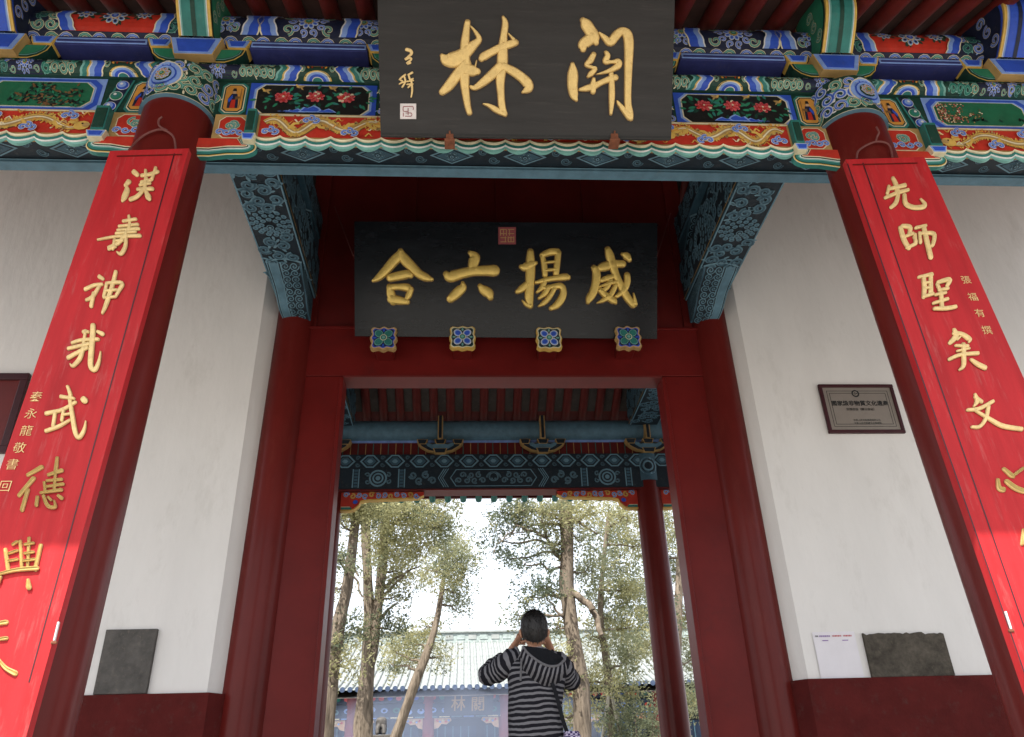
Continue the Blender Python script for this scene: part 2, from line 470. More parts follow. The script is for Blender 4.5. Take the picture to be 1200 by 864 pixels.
def peony_panel(o, u0, u1, v0, v1, rs, h):
    hh = v1-v0
    o.rect(u0, u1, v0, v1, 'blue', h)
    o.poly(chamfer_pts(u0+.028, u1-.028, v0+.008, v1-.008, .05), 'light_blue', h+.0012)
    o.poly(chamfer_pts(u0+.042, u1-.042, v0+.014, v1-.014, .05), 'cream', h+.0024)
    o.poly(chamfer_pts(u0+.050, u1-.050, v0+.020, v1-.020, .048), 'black_paint', h+.0036)
    L = u1-u0; hp = h+.005
    cs = [(u0+L*.27, v0+hh*.56), (u0+L*.52, v0+hh*.60), (u0+L*.76, v0+hh*.58)]
    for c in cs:
        for k in range(22):
            a = rs.uniform(0, 6.28); d = rs.uniform(.35, 1.25)*hh*.33
            leaf(o, (c[0]+d*1.5*math.cos(a), c[1]-hh*.06+d*.85*math.sin(a)), a+rs.uniform(-.7, .7), hh*rs.uniform(.12, .2), rs.choice(('green', 'dark_green', 'teal', 'green')), hp+rs.random()*.001)
    for c in cs: peony(o, c, hh*.2, rs, hp+.0015)
    for q, (cx, wd, ht) in enumerate(((.38, .16, .20), (.50, .2, .30), (.62, .16, .2), (.30, .12, .12))):
        b = u0+L*cx
        pts = [(b-L*wd/2, v0+.024), (b+L*wd/2, v0+.024), (b+L*wd*.32, v0+hh*ht*.75), (b+L*wd*.1, v0+hh*ht), (b-L*wd*.15, v0+hh*ht*.7), (b-L*wd*.3, v0+hh*ht*.8)]
        o.poly(pts, 'light_blue', hp+.008+q*.002)
        mx = sum(p[0] for p in pts)/6; my = sum(p[1] for p in pts)/6
        o.poly([(mx+(x-mx)*.78, my+(y-my)*.7-.002) for x, y in pts], 'blue', hp+.009+q*.002)
    # small yellow birds and buds near the upper edge
    for cx, cy in ((.10, .72), (.62, .84), (.36, .86)):
        c = (u0+L*cx, v0+hh*cy)
        leaf(o, c, .3, hh*.2, 'ochre', hp+.002); leaf(o, (c[0]+hh*.06, c[1]), 2.2, hh*.13, 'gold_paint', hp+.003); leaf(o, (c[0]+hh*.1, c[1]), -.9, hh*.1, 'ochre', hp+.0035)
def landscape_panel(o, u0, u1, v0, v1, rs, h, blossom):
    hh = v1-v0; L = u1-u0
    o.rect(u0, u1, v0, v1, 'light_blue', h)
    o.poly(chamfer_pts(u0+.02, u1-.02, v0+.016, v1-.010, .05), 'blue', h+.0012)
    o.poly(chamfer_pts(u0+.05, u1-.05, v0+.034, v1-.030, .05), 'light_blue', h+.0024)
    o.poly(chamfer_pts(u0+.062, u1-.062, v0+.040, v1-.038, .05), 'cream', h+.0036)
    o.poly(chamfer_pts(u0+.068, u1-.068, v0+.044, v1-.042, .05), 'panel_green', h+.0048)
    hp = h+.006
    x = u0+L*(.78 if blossom else .55); y = v0+hh*.2
    for br in range(5):
        pts = [(x, y)]; a = rs.uniform(1.2, 2.6) if br < 3 else rs.uniform(.2, 1.2)
        for k in range(7):
            a += rs.uniform(-.6, .6)
            nx_ = pts[-1][0]+math.cos(a)*L*.045; ny_ = min(v1-.075, max(v0+.06, pts[-1][1]+math.sin(a)*hh*.10)); pts.append((min(u1-.09, max(u0+.09, nx_)), ny_))
        o.ribbon(pts, hh*.03, 'brown' if br % 2 else 'black_paint', hp+br*.0006, taper=True)
        for p in pts[1:]:
            for k in range(7):
                c = (min(u1-.085, max(u0+.085, p[0]+rs.gauss(0, L*.03))), min(v1-.066, max(v0+.062, p[1]+rs.gauss(0, hh*.07))))
                if blossom: o.disc(c, hh*.02, rs.choice(('ochre', 'pink', 'brown', 'cream')), hp+.004+rs.random()*.001, 5)
                else: leaf(o, c, rs.uniform(0, 6.28), hh*.11, rs.choice(('dark_green', 'black_paint', 'green', 'brown')), hp+.004+rs.random()*.001)
    for k in range(14):
        c = (u0+L*rs.uniform(.1, .9), v0+hh*rs.uniform(.22, .3)); leaf(o, c, rs.uniform(.3, 2.8), hh*.12, rs.choice(('dark_green', 'black_paint')), hp+.003)
def figure_panel(o, u0, u1, v0, v1, rs, h, slant=0):
    """orange tablet with a robed painted figure"""
    hh = v1-v0; L = u1-u0; s_ = slant*L
    def sh(p): return [(x+s_*(y-v0)/hh, y) for x, y in p]
    o.poly(sh(chamfer_pts(u0, u1, v0, v1, .03)), 'teal', h)
    o.poly(sh(chamfer_pts(u0+.012, u1-.012, v0+.014, v1-.012, .028)), 'cream', h+.0012)
    o.poly(sh(chamfer_pts(u0+.018, u1-.018, v0+.02, v1-.018, .026)), 'dark_green', h+.0022)
    o.poly(sh(chamfer_pts(u0+.026, u1-.026, v0+.028, v1-.026, .022)), 'orange', h+.0034)
    c = ((u0+u1)/2, (v0+v1)/2); q = h+.0046
    def S(p, k, z): o.poly(sh([(c[0]+x*L*.5, c[1]+y*hh*.5) for x, y in p]), k, q+z)
    S([(-.4, -.62), (.42, -.62), (.36, -.1), (.22, .28), (-.2, .28), (-.42, -.05)], 'navy', 0)
    S([(-.2, -.62), (.2, -.62), (.16, -.1), (-.14, -.1)], 'red_paint', .001)
    S([(-.42, -.1), (-.12, .2), (-.06, .02), (-.3, -.3)], 'blue', .002)
    S([(.1, .1), (.46, .1), (.46, -.02), (.12, -.14)], 'brown', .002)
    S([(-.12, .26), (.12, .26), (.14, .46), (-.12, .48)], 'skin_paint', .003)
    S([(-.16, .42), (.17, .42), (.1, .60), (-.1, .60)], 'black_paint', .004)
    S([(.48, -.6), (.53, -.6), (.53, .6), (.48, .6)], 'brown', .001)
def cloud_cell(o, u0, u1, v0, v1, rs, h):
    """ochre field, red cartouche, green and blue curls"""
    o.rect(u0, u1, v0, v1, 'ochre', h)
    o.poly(chamfer_pts(u0+.03, u1-.012, v0+.012, v1-.016, .035), 'cream', h+.0012)
    o.poly(chamfer_pts(u0+.036, u1-.018, v0+.018, v1-.022, .033), 'red_paint', h+.0024)
    c = ((u0+u1)/2+.01, (v0+v1)/2); hh = v1-v0
    for k in range(3):
        o.scroll((c[0]+rs.uniform(-.02, .02), c[1]+hh*(.12-.06*k)), hh*.17, rs.random()*6, 1.1, ('cream', 'teal', 'light_teal'), hh*.09, h+.004+.002*k, (-1)**k, 12)
    for k in range(4):
        o.scroll((u0+.045+(u1-u0-.07)*k/3.4, v0+hh*.26), hh*.12, 0, 1.0, ('white_paint', 'blue', 'light_blue'), hh*.09, h+.010, (-1)**k, 10)
def dragon_board(o, u0, u1, v0, v1, rs, h):
    """red board with a gilt dragon among blue clouds, carved in low relief"""
    hh = v1-v0; L = u1-u0
    o.rect(u0, u1, v0, v1, 'ochre', h)
    o.rect(u0+.01, u1, v0+.03, v1-.022, 'red_paint', h+.0012)
    o.rect(u0, u1, v1-.016, v1-.006, 'cream', h+.0015)
    n = 70
    nd_ = max(1, round(L/1.05))
    for dgn in range(nd_):
        ua_, La = u0+L*dgn/nd_, L/nd_
        body = [(ua_+La*(.05+.88*i/n), v0+hh*(.54+(.20+.06*math.sin(i*.1))*math.sin(i/n*15.5+.6+dgn*2))) for i in range(n+1)]
        for q, (kx, wd) in enumerate((('brown', .34), ('gold_paint', .28), ('ochre', .15), ('cream', .05))):
            A, B = [], []
            for i, (u, v) in enumerate(body):
                p_, c_ = body[max(0, i-1)], body[min(n, i+1)]
                tx, ty = c_[0]-p_[0], c_[1]-p_[1]; l = math.hypot(tx, ty)
                ww = hh*wd*.5*(.15+.85*math.sin(math.pi*min(1, .12+i/n*.86))**.6)
                A.append(o.P(u-ty/l*ww, v+tx/l*ww, h+.0035+q*.0016)); B.append(o.P(u+ty/l*ww, v-tx/l*ww, h+.0035+q*.0016))
            o.g.grid([A, B], kx)
        for i in range(3, n-2):
            p = body[i]
            for sy in (-1, 1):
                leaf(o, (p[0], p[1]+sy*hh*.10), sy*1.57+rs.uniform(-.9, .9), hh*rs.uniform(.08, .14), rs.choice(('gold_paint', 'orange', 'gold_paint', 'ochre')), h+.009+rs.random()*.001)
        for f_ in (.2, .42, .66, .85):      # legs with claws
            p = body[int(n*f_)]; sy = 1 if p[1] < v0+hh*.5 else -1
            q_ = (p[0]+hh*.28, p[1]+sy*hh*.22)
            o.ribbon([p, ((p[0]+q_[0])/2, p[1]+sy*hh*.2), q_], hh*.09, 'gold_paint', h+.010)
            for m_ in (-.5, 0, .5): leaf(o, q_, .6*sy+m_, hh*.12, 'ochre', h+.011)
        e = body[-1]
        o.oval((e[0]+hh*.08, e[1]), hh*.22, hh*.16, .2, 'gold_paint', h+.012, 10); o.oval((e[0]+hh*.2, e[1]+hh*.02), hh*.11, hh*.08, .2, 'ochre', h+.014, 8); o.disc((e[0]+hh*.1, e[1]+hh*.06), hh*.03, 'black_paint', h+.015, 6)
        for m_ in range(4): leaf(o, (e[0]-hh*.05, e[1]+hh*.08), 1.9+.35*m_, hh*.26, ('orange', 'gold_paint')[m_ % 2], h+.0125+.0005*m_)
    for k in range(int(L/.022)):
        c = (u0+L*rs.random(), v0+hh*rs.uniform(.2, .88))
        kx = rs.choice(('orange', 'gold_paint', 'red_paint', 'gold_paint', 'cream'))
        pts = [(c[0]+hh*.22*t, c[1]+hh*.06*math.sin(t*7+k)) for t in (0, .2, .4, .6, .8, 1)]
        o.ribbon(pts, hh*.05, kx, h+.007+.0004*k % .002, taper=True)
    for k in range(max(2, int(L/.22))):
        c = (u0+L*(k+.35)/max(2, int(L/.22)), v0+hh*(.28 if k % 2 == 0 else .72))
        for j in range(3):
            o.scroll((c[0]+(j-1)*hh*.13, c[1]+(j % 2)*hh*.07), hh*.11, j*2., 1.0, ('white_paint', 'blue', 'light_blue'), hh*.09, h+.012+j*.002, (-1)**j, 10)
def scallop(g, u0, u1, ztop, Yf, Yb, n, drop, flipx=1):
    """row of hanging shells along the lower edge: teal, white, pale teal bands as real curved lips"""
    for q, (kx, d, e, th) in enumerate((('cream', -.014, 0.010, .010), ('teal', 0, 0.004, .024), ('white_paint', .020, 0.008, .007), ('light_teal', .026, 0.002, .014))):
        for i in range(n):
            rowa, rowb, rowc = [], [], []
            for j in range(9):
                t = j/8; u = u0+(u1-u0)*(i+t)/n
                z = ztop - d - drop*math.sin(math.pi*t)**.85
                y = Yf - e - .018*math.sin(math.pi*t) + d*.25
                rowa.append((flipx*u, y, z)); rowb.append((flipx*u, y+.004, z-th)); rowc.append((flipx*u, Yb, z-th))
            g.grid([rowa, rowb, rowc], kx)

# ================================================================== the setting
ZP = 0.90                                   # gate platform level
Y1, Y2, Y3 = 3.70, 7.17, 10.43              # column rows
XF, XW, XR = 2.30, 2.22, 2.30
XRS = {-1: at(398, 606, 10.4).x-.17, 1: at(748, 596, 10.4).x+.17}
g = Geo(); g.grid([[(-900+1800*i/8, -300+1800*j/8, 0.0) for i in range(9)] for j in range(9)], 'stone')
ground = tag(g.build('ground'), kind='structure')
g = Geo(); g.box(-8.5, 8.5, 2.35, 12.6, 0.004, ZP-.12, 'stone')
platform = tag(g.build('platform', bevel=.01), kind='structure')
# paving slabs on the platform, edge stones first
pv = []
rs = random.Random(3)
for j in range(10):
    y0 = 2.30 + j*1.035
    x = -8.55 - (0.45 if j % 2 else 0)
    while x < 8.5:
        x1 = x+0.9
        a, b = max(x, -8.55), min(x1, 8.55)
        if b-a > .05:
            g = Geo(); g.box(a+.004, b-.004, y0+.004, y0+1.031, ZP-.12, ZP+rs.uniform(-.002, .002), 'stone')
            pv.append(g.build('paving_slab', platform, org=(0, 0, 0)))
        x = x1
g = Geo()
for k in range(5):
    g.box(-3.2, 3.2, 2.30-.32*(k+1), 2.30-.32*k-.003, 0.004, ZP-.15*(k+1), 'stone')
steps = tag(g.build('steps', bevel=.008), kind='structure')

# ================================================================== the gate hall
hall = empty('gate_hall', (0, Y2, ZP))
tag(hall, 'red and white temple gate hall with painted beams framing the open doorway', 'gate hall')
rsG = random.Random(21)
YA = 3.66                                   # front face of the painted beams
YAB = 4.145
zA0, zA1 = Zat(143, YA), Zat(104, YA)
YF = 3.585
zF0, zF1 = zA1+.004, Zat(79, YF)
YPc, RP = 3.76, 0.165
zPc = (Zat(53, YF)+Zat(19, YF))/2 + .012
zCap0 = Zat(114, Y1-.22, 212)*.5 + Zat(126, Y1-.22, 995)*.5

def cyl(x, y, z0, z1, r0, r1, key, n=40, nz=8, lean=0.0):
    gg = Geo()
    rows = []; xb_ = x
    for i in range(nz+1):
        t = i/nz; r = r0+(r1-r0)*t; x = xb_+lean*t
        rows.append([(x+r*math.sin(2*math.pi*j/n), y-r*math.cos(2*math.pi*j/n), z0+(z1-z0)*t) for j in range(n)])
    gg.grid(rows, key, close_u=True)
    return gg
def smooth_obj(o):
    o.data.polygons.foreach_set('use_smooth', [True]*len(o.data.polygons)); return o

# ---- front columns with painted heads
for sx in (-1, 1):
    cx = -2.185 if sx < 0 else 2.125          # top of the column; its foot stands a little farther out
    cxb = -2.27 if sx < 0 else 2.295
    c = cyl(cxb, Y1, ZP+.18, zCap0, .222, .208, 'lacquer', lean=cx-cxb).build('front_column', hall, smooth=True)
    b = Geo()
    prof = [(.30, ZP), (.36, ZP+.03), (.37, ZP+.09), (.33, ZP+.15), (.26, ZP+.185), (.2, ZP+.185)]
    b.grid([[(cxb+r*math.sin(2*math.pi*j/32), Y1-r*math.cos(2*math.pi*j/32), z) for j in range(32)] for r, z in prof], 'stone', close_u=True)
    b.build('column_base', c, smooth=True)
    RC = .219
    cap = cyl(cx, Y1, zCap0-.006, zF0-.006, RC, RC, 'dark_green', nz=1).build('column_head', c, smooth=True)
    ringg = Geo()
    for q, (z, kx, d) in enumerate(((zCap0-.006, 'slate_blue', .012), (zCap0+.006, 'cream', .006))):
        ringg.grid([[(cx+r*math.sin(2*math.pi*j/40), Y1-r*math.cos(2*math.pi*j/40), zz) for j in range(40)] for r, zz in ((RC-.03, z-.001), (RC+.009-.002*q, z), (RC+.009-.002*q, z+d), (RC-.01, z+d+.003))], kx, close_u=True)
    ringg.build('head_ring', c)
    o = Orn(lambda u, v, h, cx=cx: Vector((cx+(RC+.001+h)*math.sin(u/RC), Y1-(RC+.001+h)*math.cos(u/RC), v)))
    zc = (zCap0+.02+zF0)/2; hh = zF0-zCap0-.03
    arabesque(o, -.345, .345, zCap0+.026, zF0-.012, .001, rsG, 'dark_green', [('cream', 'blue', 'light_blue'), ('cream', 'green', 'light_teal'), ('white_paint', 'light_blue', 'blue')], 1.0)
    for q, (kx, f) in enumerate((('cream', 1), ('light_blue', .92), ('blue', .70), ('light_blue', .62), ('dark_green', .46), ('cream', .36), ('green', .30))):
        o.disc((.05*sx, zc), hh*.40*f, kx, .0075+q*.0013, 18)
    o.flower((.05*sx, zc), hh*.17, .018, ('cream', 'light_blue', 'orange'), 8)
    o.build('head_painting', c)
    # side: twisted wire loop that holds the couplet board is built with the board

# ---- the front beam line: centre bay and two side bays
def front_beams():
    for (x0, x1, nm) in ((-2.2, 2.2, 'c'), (-6.6, -2.204, 'l'), (2.204, 6.6, 'r')):
        gg = Geo(); gg.box(x0, x1, YA, YAB, zA0, zA1, 'dark_green')
        beam = gg.build('architrave', hall)
        # the carved underside
        s = Orn(lambda u, v, h: Vector((u, v, zA0-.002-h)))
        s.rect(x0, x1, YA+.02, YAB-.002, 'carve_dark', .001, 1, 1)
        n = int((x1-x0)/.46)
        vy = YA+.305
        for k in range(n):
            cu = x0+(x1-x0)*(k+.5)/n; hw = (x1-x0)/n*.30
            for q, (kx, f) in enumerate((('carve_light', 1), ('carve_dark', .84), ('carve_mid', .72))):
                s.poly([(cu-hw*f, vy), (cu, vy-.078*f), (cu+hw*f, vy), (cu, vy+.078*f)], kx, .003+q*.0015)
            s.flower((cu, vy), .045, .009, ('carve_light', 'carve_dark', 'carve_light'), 6, ('carve_dark', 'carve_light', 'carve_dark'))
            for sgn in (-1, 1):
                s.scroll((cu+(x1-x0)/n*.5+.035*sgn, vy+.035*sgn), .034, 0, 1.1, ('carve_light', 'carve_dark', 'carve_mid'), .02, .004, sgn, 12)
        s.rect(x0, x1, YAB-.085, YAB-.004, 'slate_blue', .010)
        s.rect(x0, x1, YAB-.092, YAB-.085, 'carve_light', .012)
        s.build('carved_underside', beam)
        gg = Geo(); gg.box(x0, x1, YAB-.080, YAB+.004, zA0-.028, zA0-.014, 'slate_blue')
        gg.build('edge_batten', beam)
        # round-nosed plate beam above
    gg = Geo()
    rows = []
    hf = (zF1-zF0)/2; zc = (zF0+zF1)/2
    prof = [(YAB, zF0)] + [(YF+.06-.06*math.cos(a), zc+hf*math.sin(a)) for a in [(-math.pi/2)+math.pi*k/8 for k in range(9)]] + [(YAB, zF1)]
    gg.grid([[(-6.6, y, z) for y, z in prof], [(6.6, y, z) for y, z in prof]], 'dark_green', close_u=True)
    plate = gg.build('plate_beam', hall)
    gg = Geo()
    n = 28
    gg.grid([[(x, YPc-RP*math.cos(2*math.pi*k/n), zPc+RP*math.sin(2*math.pi*k/n)) for k in range(n)] for x in (-6.6, 6.6)], 'navy', close_u=True)
    purl = gg.build('purlin', hall, smooth=True)
    gg = Geo(); gg.box(-6.6, 6.6, YPc+.03, YPc+.09, zF1+.003, zPc-RP*.7, 'lacquer_deep')
    gg.build('backing_board', hall)
    return plate, purl
plate, purl = front_beams()
archs = [o for o in hall.children if o.name.startswith('architrave')]
arch_c, arch_l, arch_r = archs

ZA = (zA0+zA1)/2
def X_(px, py=120, Y=YA): return at(px, py, Y).x
hfz = (zF1-zF0)/2; zFc = (zF0+zF1)/2
def fn_plate(u, v, h):            # v measured round the nose from the middle
    a = max(-1.45, min(1.45, v/hfz*1.45))
    return Vector((u, YF+.06-(.06+h)*math.cos(a), zFc+(hfz+h)*math.sin(a)))
def fn_purlin(u, v, h):
    a = v/RP
    return Vector((u, YPc-(RP+.001+h)*math.cos(a), zPc+(RP+.001+h)*math.sin(a)))
def fn_front(u, v, h): return Vector((u, YA-.001-h, v))

for flip in (False, True):
    fx = -1 if flip else 1
    rs = random.Random(77 if flip else 78)
    arch_s = arch_r if flip else arch_l
    # --- architrave, centre bay half
    o = Orn(fn_front, flip)
    x0 = -XF+.20
    figure_panel(o, X_(258), X_(289), zA0+.012, zA1-.01, rs, .002, 0)
    o.build('figure_panel', arch_c)
    o = Orn(fn_front, flip); arabesque(o, -2.12, X_(257), zA0+.006, zA1-.004, .002, rs, 'dark_green'); o.build('scroll_panel', arch_c)
    o = Orn(fn_front, flip); arabesque(o, X_(179), -2.34, zA0+.006, zA1-.004, .002, rs, 'dark_green'); o.build('scroll_panel', arch_s)
    o = Orn(fn_front, flip); peony_panel(o, X_(291), X_(441), zA0+.006, zA1-.004, rs, .002); o.build('peony_panel', arch_c)
    o = Orn(fn_front, flip)
    u = X_(444)
    arabesque(o, u, -.9, zA0+.01, zA1-.01, .002, rs); flower_cell(o, -.45, -.9, 0, zA0+.01, zA1-.01, .002, rs)
    o.build('scroll_panel', arch_c)
    # --- architrave, side bay
    o = Orn(fn_front, flip); figure_panel(o, X_(146), X_(176), zA0+.012, zA1-.01, rs, .002, .25); o.build('figure_panel', arch_s)
    o = Orn(fn_front, flip)
    ua, ub = X_(121), X_(147)
    o.poly([(ua, zA0+.006), (ub-.05, zA0+.006), (ub+.02, zA1-.004), (ua+.07, zA1-.004)], 'navy', .002)
    o.ribbon([(ua, zA0+.006), (ua+.07, zA1-.004)], .012, 'teal', .003); o.ribbon([(ub-.05, zA0+.006), (ub+.02, zA1-.004)], .012, 'teal', .003)
    for k, kx in enumerate(('light_blue', 'teal', 'light_blue')):
        c = ((ua+ub)/2-.02+.022*k, zA0+(zA1-zA0)*(.20+.31*k))
        o.disc(c, .040, 'white_paint', .004, 14); o.disc(c, .036, 'blue' if kx == 'light_blue' else 'green', .005, 14); o.disc((c[0]-.004, c[1]+.006), .025, kx, .006, 12); o.disc((c[0]-.008, c[1]+.012), .010, 'white_paint', .007, 8)
    o.build('pearl_panel', arch_s)
    o = Orn(fn_front, flip); landscape_panel(o, X_(118)-.74, X_(119), zA0+.004, zA1+.0, rs, .002, flip); o.build('landscape_panel', arch_s)
    o = Orn(fn_front, flip); arabesque(o, -6.5, X_(118)-.76, zA0+.01, zA1-.01, .002, rs); o.build('scroll_panel', arch_s)

    # --- plate beam
    o = Orn(fn_plate, flip); H = hfz*.97
    def cell(p0, p1): return at(p0, 92, YF).x, at(p1, 92, YF).x
    # centre bay
    a, b = cell(214, 224); arabesque(o, a, b+.02, -H, H, .001, rs, 'dark_green')
    a, b = cell(226, 279); flower_cell(o, (a+b)/2, a, b, -H, H, .001, rs)
    a, b = cell(279, 320); arabesque(o, a, b, -H, H, .001, rs, 'dark_green', [('cream', 'green', 'light_teal')])
    a, b = cell(318, 346); o.chevron(a, -H, H, CHEV(.8)[::-1], .006, .05, 1)
    a, b = cell(349, 392); half_rosette(o, (a+b)/2, a-.01, b+.01, -H, H, .002, rs)
    a, b = cell(394, 424); o.chevron(a+.03, -H, H, CHEV(.8), .006, .05, -1)
    a, b = cell(424, 462); arabesque(o, a, b, -H, H, .001, rs, 'dark_green', [('cream', 'green', 'light_teal')])
    a = b; flower_cell(o, a/2, a, 0, -H, H, .001, rs)
    # side bay
    a, b = cell(190, 214); flower_cell(o, (a+b)/2, a, b, -H, H, .001, rs)
    a, b = cell(182, 190); arabesque(o, a-.03, b, -H, H, .001, rs, 'dark_green')
    a, b = cell(160, 184); o.chevron(a+.02, -H, H, CHEV(.8), .006, .055, -1)
    a, b = cell(118, 160); half_rosette(o, (a+b)/2, a-.02, b+.01, -H, H, .002, rs)
    a, b = cell(84, 116); o.chevron(a+.01, -H, H, CHEV(.8)[::-1], .006, .03, 1)
    a, b = cell(44, 82); arabesque(o, a, b+.01, -H, H, .001, rs, 'dark_green', [('cream', 'green', 'light_teal'), ('light_teal', 'green', 'teal')])
    a, b = cell(2, 42); flower_cell(o, (a+b)/2, a, b, -H, H, .001, rs)
    a, b = cell(-60, 2); arabesque(o, a, b, -H, H, .001, rs, 'dark_green')
    a2, b = cell(-60, -60); arabesque(o, -6.5, a, -H, H, .001, rs, 'dark_green')
    o.build('plate_painting', plate)

    # --- purlin: upper field and a lower run of curls
    o = Orn(fn_purlin, flip); V0, V1 = -RP*.55, RP*.95
    def pc(p0, p1): return at(p0, 34, YPc-RP).x, at(p1, 34, YPc-RP).x
    segs = [('fl', 248, 278), ('ch', 278, 292, -1), ('fl', 294, 312), ('ch', 310, 326, 1), ('big', 328, 394), ('ch', 394, 408, -1), ('fl', 410, 442)]
    for sg in segs:
        a, b = pc(sg[1], sg[2])
        if sg[0] == 'fl': flower_cell(o, (a+b)/2, a, b, V0, V1, .001, rs, r=(V1-V0)*.40)
        if sg[0] == 'big': flower_cell(o, (a+b)/2, a, b, V0, V1, .001, rs, r=(V1-V0)*.47)
        if sg[0] == 'ch': o.chevron(a-(.02 if sg[3] > 0 else -.02), V0, V1, [('cream', .010), ('blue', .06), ('light_blue', .035), ('white_paint', .010)][::sg[3]], .012, .035, -sg[3])
    a, b = pc(442, 443); flower_cell(o, a/2, a, 0, V0, V1, .001, rs)
    a, b = pc(190, 212); arabesque(o, a, b, V0, V1, .001, rs)
    a, b = pc(178, 194); o.chevron(a, V0, V1, [('cream', .008), ('light_blue', .03), ('blue', .05), ('cream', .008)], .012, .04, 1)
    a, b = pc(84, 178)
    o.rect(a-.05, b+.05, V0+.0, V1, 'red_paint', .004, 12, 8)
    for cx_, rr in ((.12, .32), (.5, .42), (.86, .30)):
        cc = (a+(b-a)*cx_, (V0+V1)/2+(.03 if cx_ != .5 else .0))
        for k in range(16):
            ang = rs.uniform(0, 6.28); leaf(o, (cc[0]+rr*.1*math.cos(ang)*1.4, cc[1]+rr*.1*math.sin(ang)), ang, .05, 'dark_green', .006)
        o.flower(cc, (V1-V0)*rr*.75, .008, ('cream', 'light_blue', 'navy'), 8, ('cream', 'blue', 'light_blue'))
    a, b = pc(66, 84); o.chevron(a+.02, V0, V1, [('cream', .008), ('blue', .05), ('light_blue', .03), ('cream', .008)], .012, .05, -1)
    a, b = pc(36, 66); arabesque(o, a, b, V0, V1, .001, rs)
    a, b = pc(-40, 36); flower_cell(o, (a+b)/2, a, b, V0, V1, .001, rs)
    arabesque(o, -6.5, a, V0, V1, .001, rs)
    # lower curls
    V2 = -RP*1.25
    o.rect(-6.5, 0, V2, V0-.004, 'navy', .002, 60, 5)
    u = -6.45; i = 0
    while u < -.05:
        o.scroll((u, (V2+V0)/2), (V0-V2)*.42, math.pi*(i % 2), 1.0, (('cream', 'green', 'light_teal'), ('cream', 'blue', 'light_blue'))[i % 2], (V0-V2)*.22, .004, (-1)**i, 12)
        o.oval((u+.055, V2+.03), .012, .008, 0, 'skin_paint', .006)
        u += .105; i += 1
    o.build('purlin_painting', purl)

    # --- the hanging carved boards beside the column
    yd = YA-.030
    def fn_board(u, v, h): return Vector((u, yd-.001-h, v))
    zB1, zB0 = zA0-.004, Zat(176, yd)
    zBm = zB0+.045
    def XB(px): return at(px, 155, yd).x
    for (pa, pb, side) in ((252, 300, 'c'), (124, 172, 's')):
        pass
    # dragon board in the centre bay
    gg = Geo(); ua, ub = XB(300), 0
    gg.box(min(fx*ua, fx*ub), max(fx*ua, fx*ub), yd, yd+.05, zBm, zB1, 'ochre')
    scallop(gg, ua, ub, zBm+.012, yd-.004, yd+.008, 11, .046, fx)
    bd = gg.build('dragon_board', arch_c)
    o = Orn(fn_board, flip); dragon_board(o, ua+.005, ub, zBm-.006, zB1, rs, .002); o.build('dragon_relief', arch_c)
    # side bay board
    gg = Geo(); ub2 = XB(108); ua2 = -4.9
    gg.box(min(fx*ua2, fx*ub2), max(fx*ua2, fx*ub2), yd, yd+.05, zBm, zB1, 'ochre')
    scallop(gg, ua2, ub2, zBm+.012, yd-.004, yd+.008, 14, .046, fx)
    gg.build('dragon_board', arch_s)
    o = Orn(fn_board, flip); dragon_board(o, ua2+.01, ub2-.005, zBm-.006, zB1, rs, .002); o.build('dragon_relief', arch_s)
    # cloud cells and the curled bracket ends hugging the column, teal posts with a blue cup
    for side, arch in ((1, arch_c), (-1, arch_s)):
        if side == 1: ca, cb, po, pi_ = XB(248), XB(289), XB(289), XB(300)
        else: ca, cb, po, pi_ = XB(178), XB(126), XB(126), XB(110)
        c0, c1 = min(ca, cb), max(ca, cb); p0, p1 = min(po, pi_), max(po, pi_)
        gg = Geo(); gg.box(min(fx*c0, fx*c1), max(fx*c0, fx*c1), yd+.012, yd+.06, zBm+.004, zB1, 'ochre')
        gg.build('cloud_panel', arch)
        o = Orn(lambda u, v, h: Vector((u, yd+.010-h, v)), flip)
        cloud_cell(o, c0, c1, zBm+.006, zB1-.004, rs, .002)
        o.build('cloud_painting', arch)
        gg = Geo()
        gg.box(min(fx*p0, fx*p1), max(fx*p0, fx*p1), yd-.05, yd+.02, zBm+.012, zB1-.006, 'teal')
        gg.box(min(fx*p0, fx*p1)+.006, max(fx*p0, fx*p1)-.006, yd-.056, yd-.049, zBm+.03, zB1-.03, 'dark_green')
        post = gg.build('hanging_post', arch, bevel=.008)
        gg = Geo(); pm = (p0+p1)/2*fx; hw = (p1-p0)/2
        for q, (kx, f, zt, zb) in enumerate((('cream', 1.5, zBm+.010, zBm-.046), ('light_blue', 1.34, zBm+.004, zBm-.040), ('blue', 1.05, zBm-.004, zBm-.034))):
            yy = yd-.050-.004*q
            gg.prism([(pm-hw*f, yy, zt), (pm+hw*f, yy, zt), (pm+hw*f*.72, yy, zb), (pm-hw*f*.72, yy, zb)], (0, .08, 0), kx)
        gg.build('post_cup', post)
        # curled end: a tongue from the column out to the post
        gg = Geo()
        e0 = -2.18 + side*.15; e1 = (p1 if side == 1 else p0) - side*.02
        L = e1-e0
        zt, zb = zBm+.0, zBm-.140
        def tongue(ins, y):
            pts = [(e0, zt-ins*.2), (e0+L*.93-side*ins, zt-ins*.2)]
            for k in range(9):
                a = math.pi*.5 - math.pi*k/8*.95
                pts.append((e0+L*.86+side*(.085-ins)*math.cos(a), zt-.062+(.058-ins)*math.sin(a)))
            pts += [(e0+L*.62, zb+.018+ins), (e0+L*.3, zb+ins), (e0, zb+ins)]
            return [(fx*x, y, z) for x, z in pts]
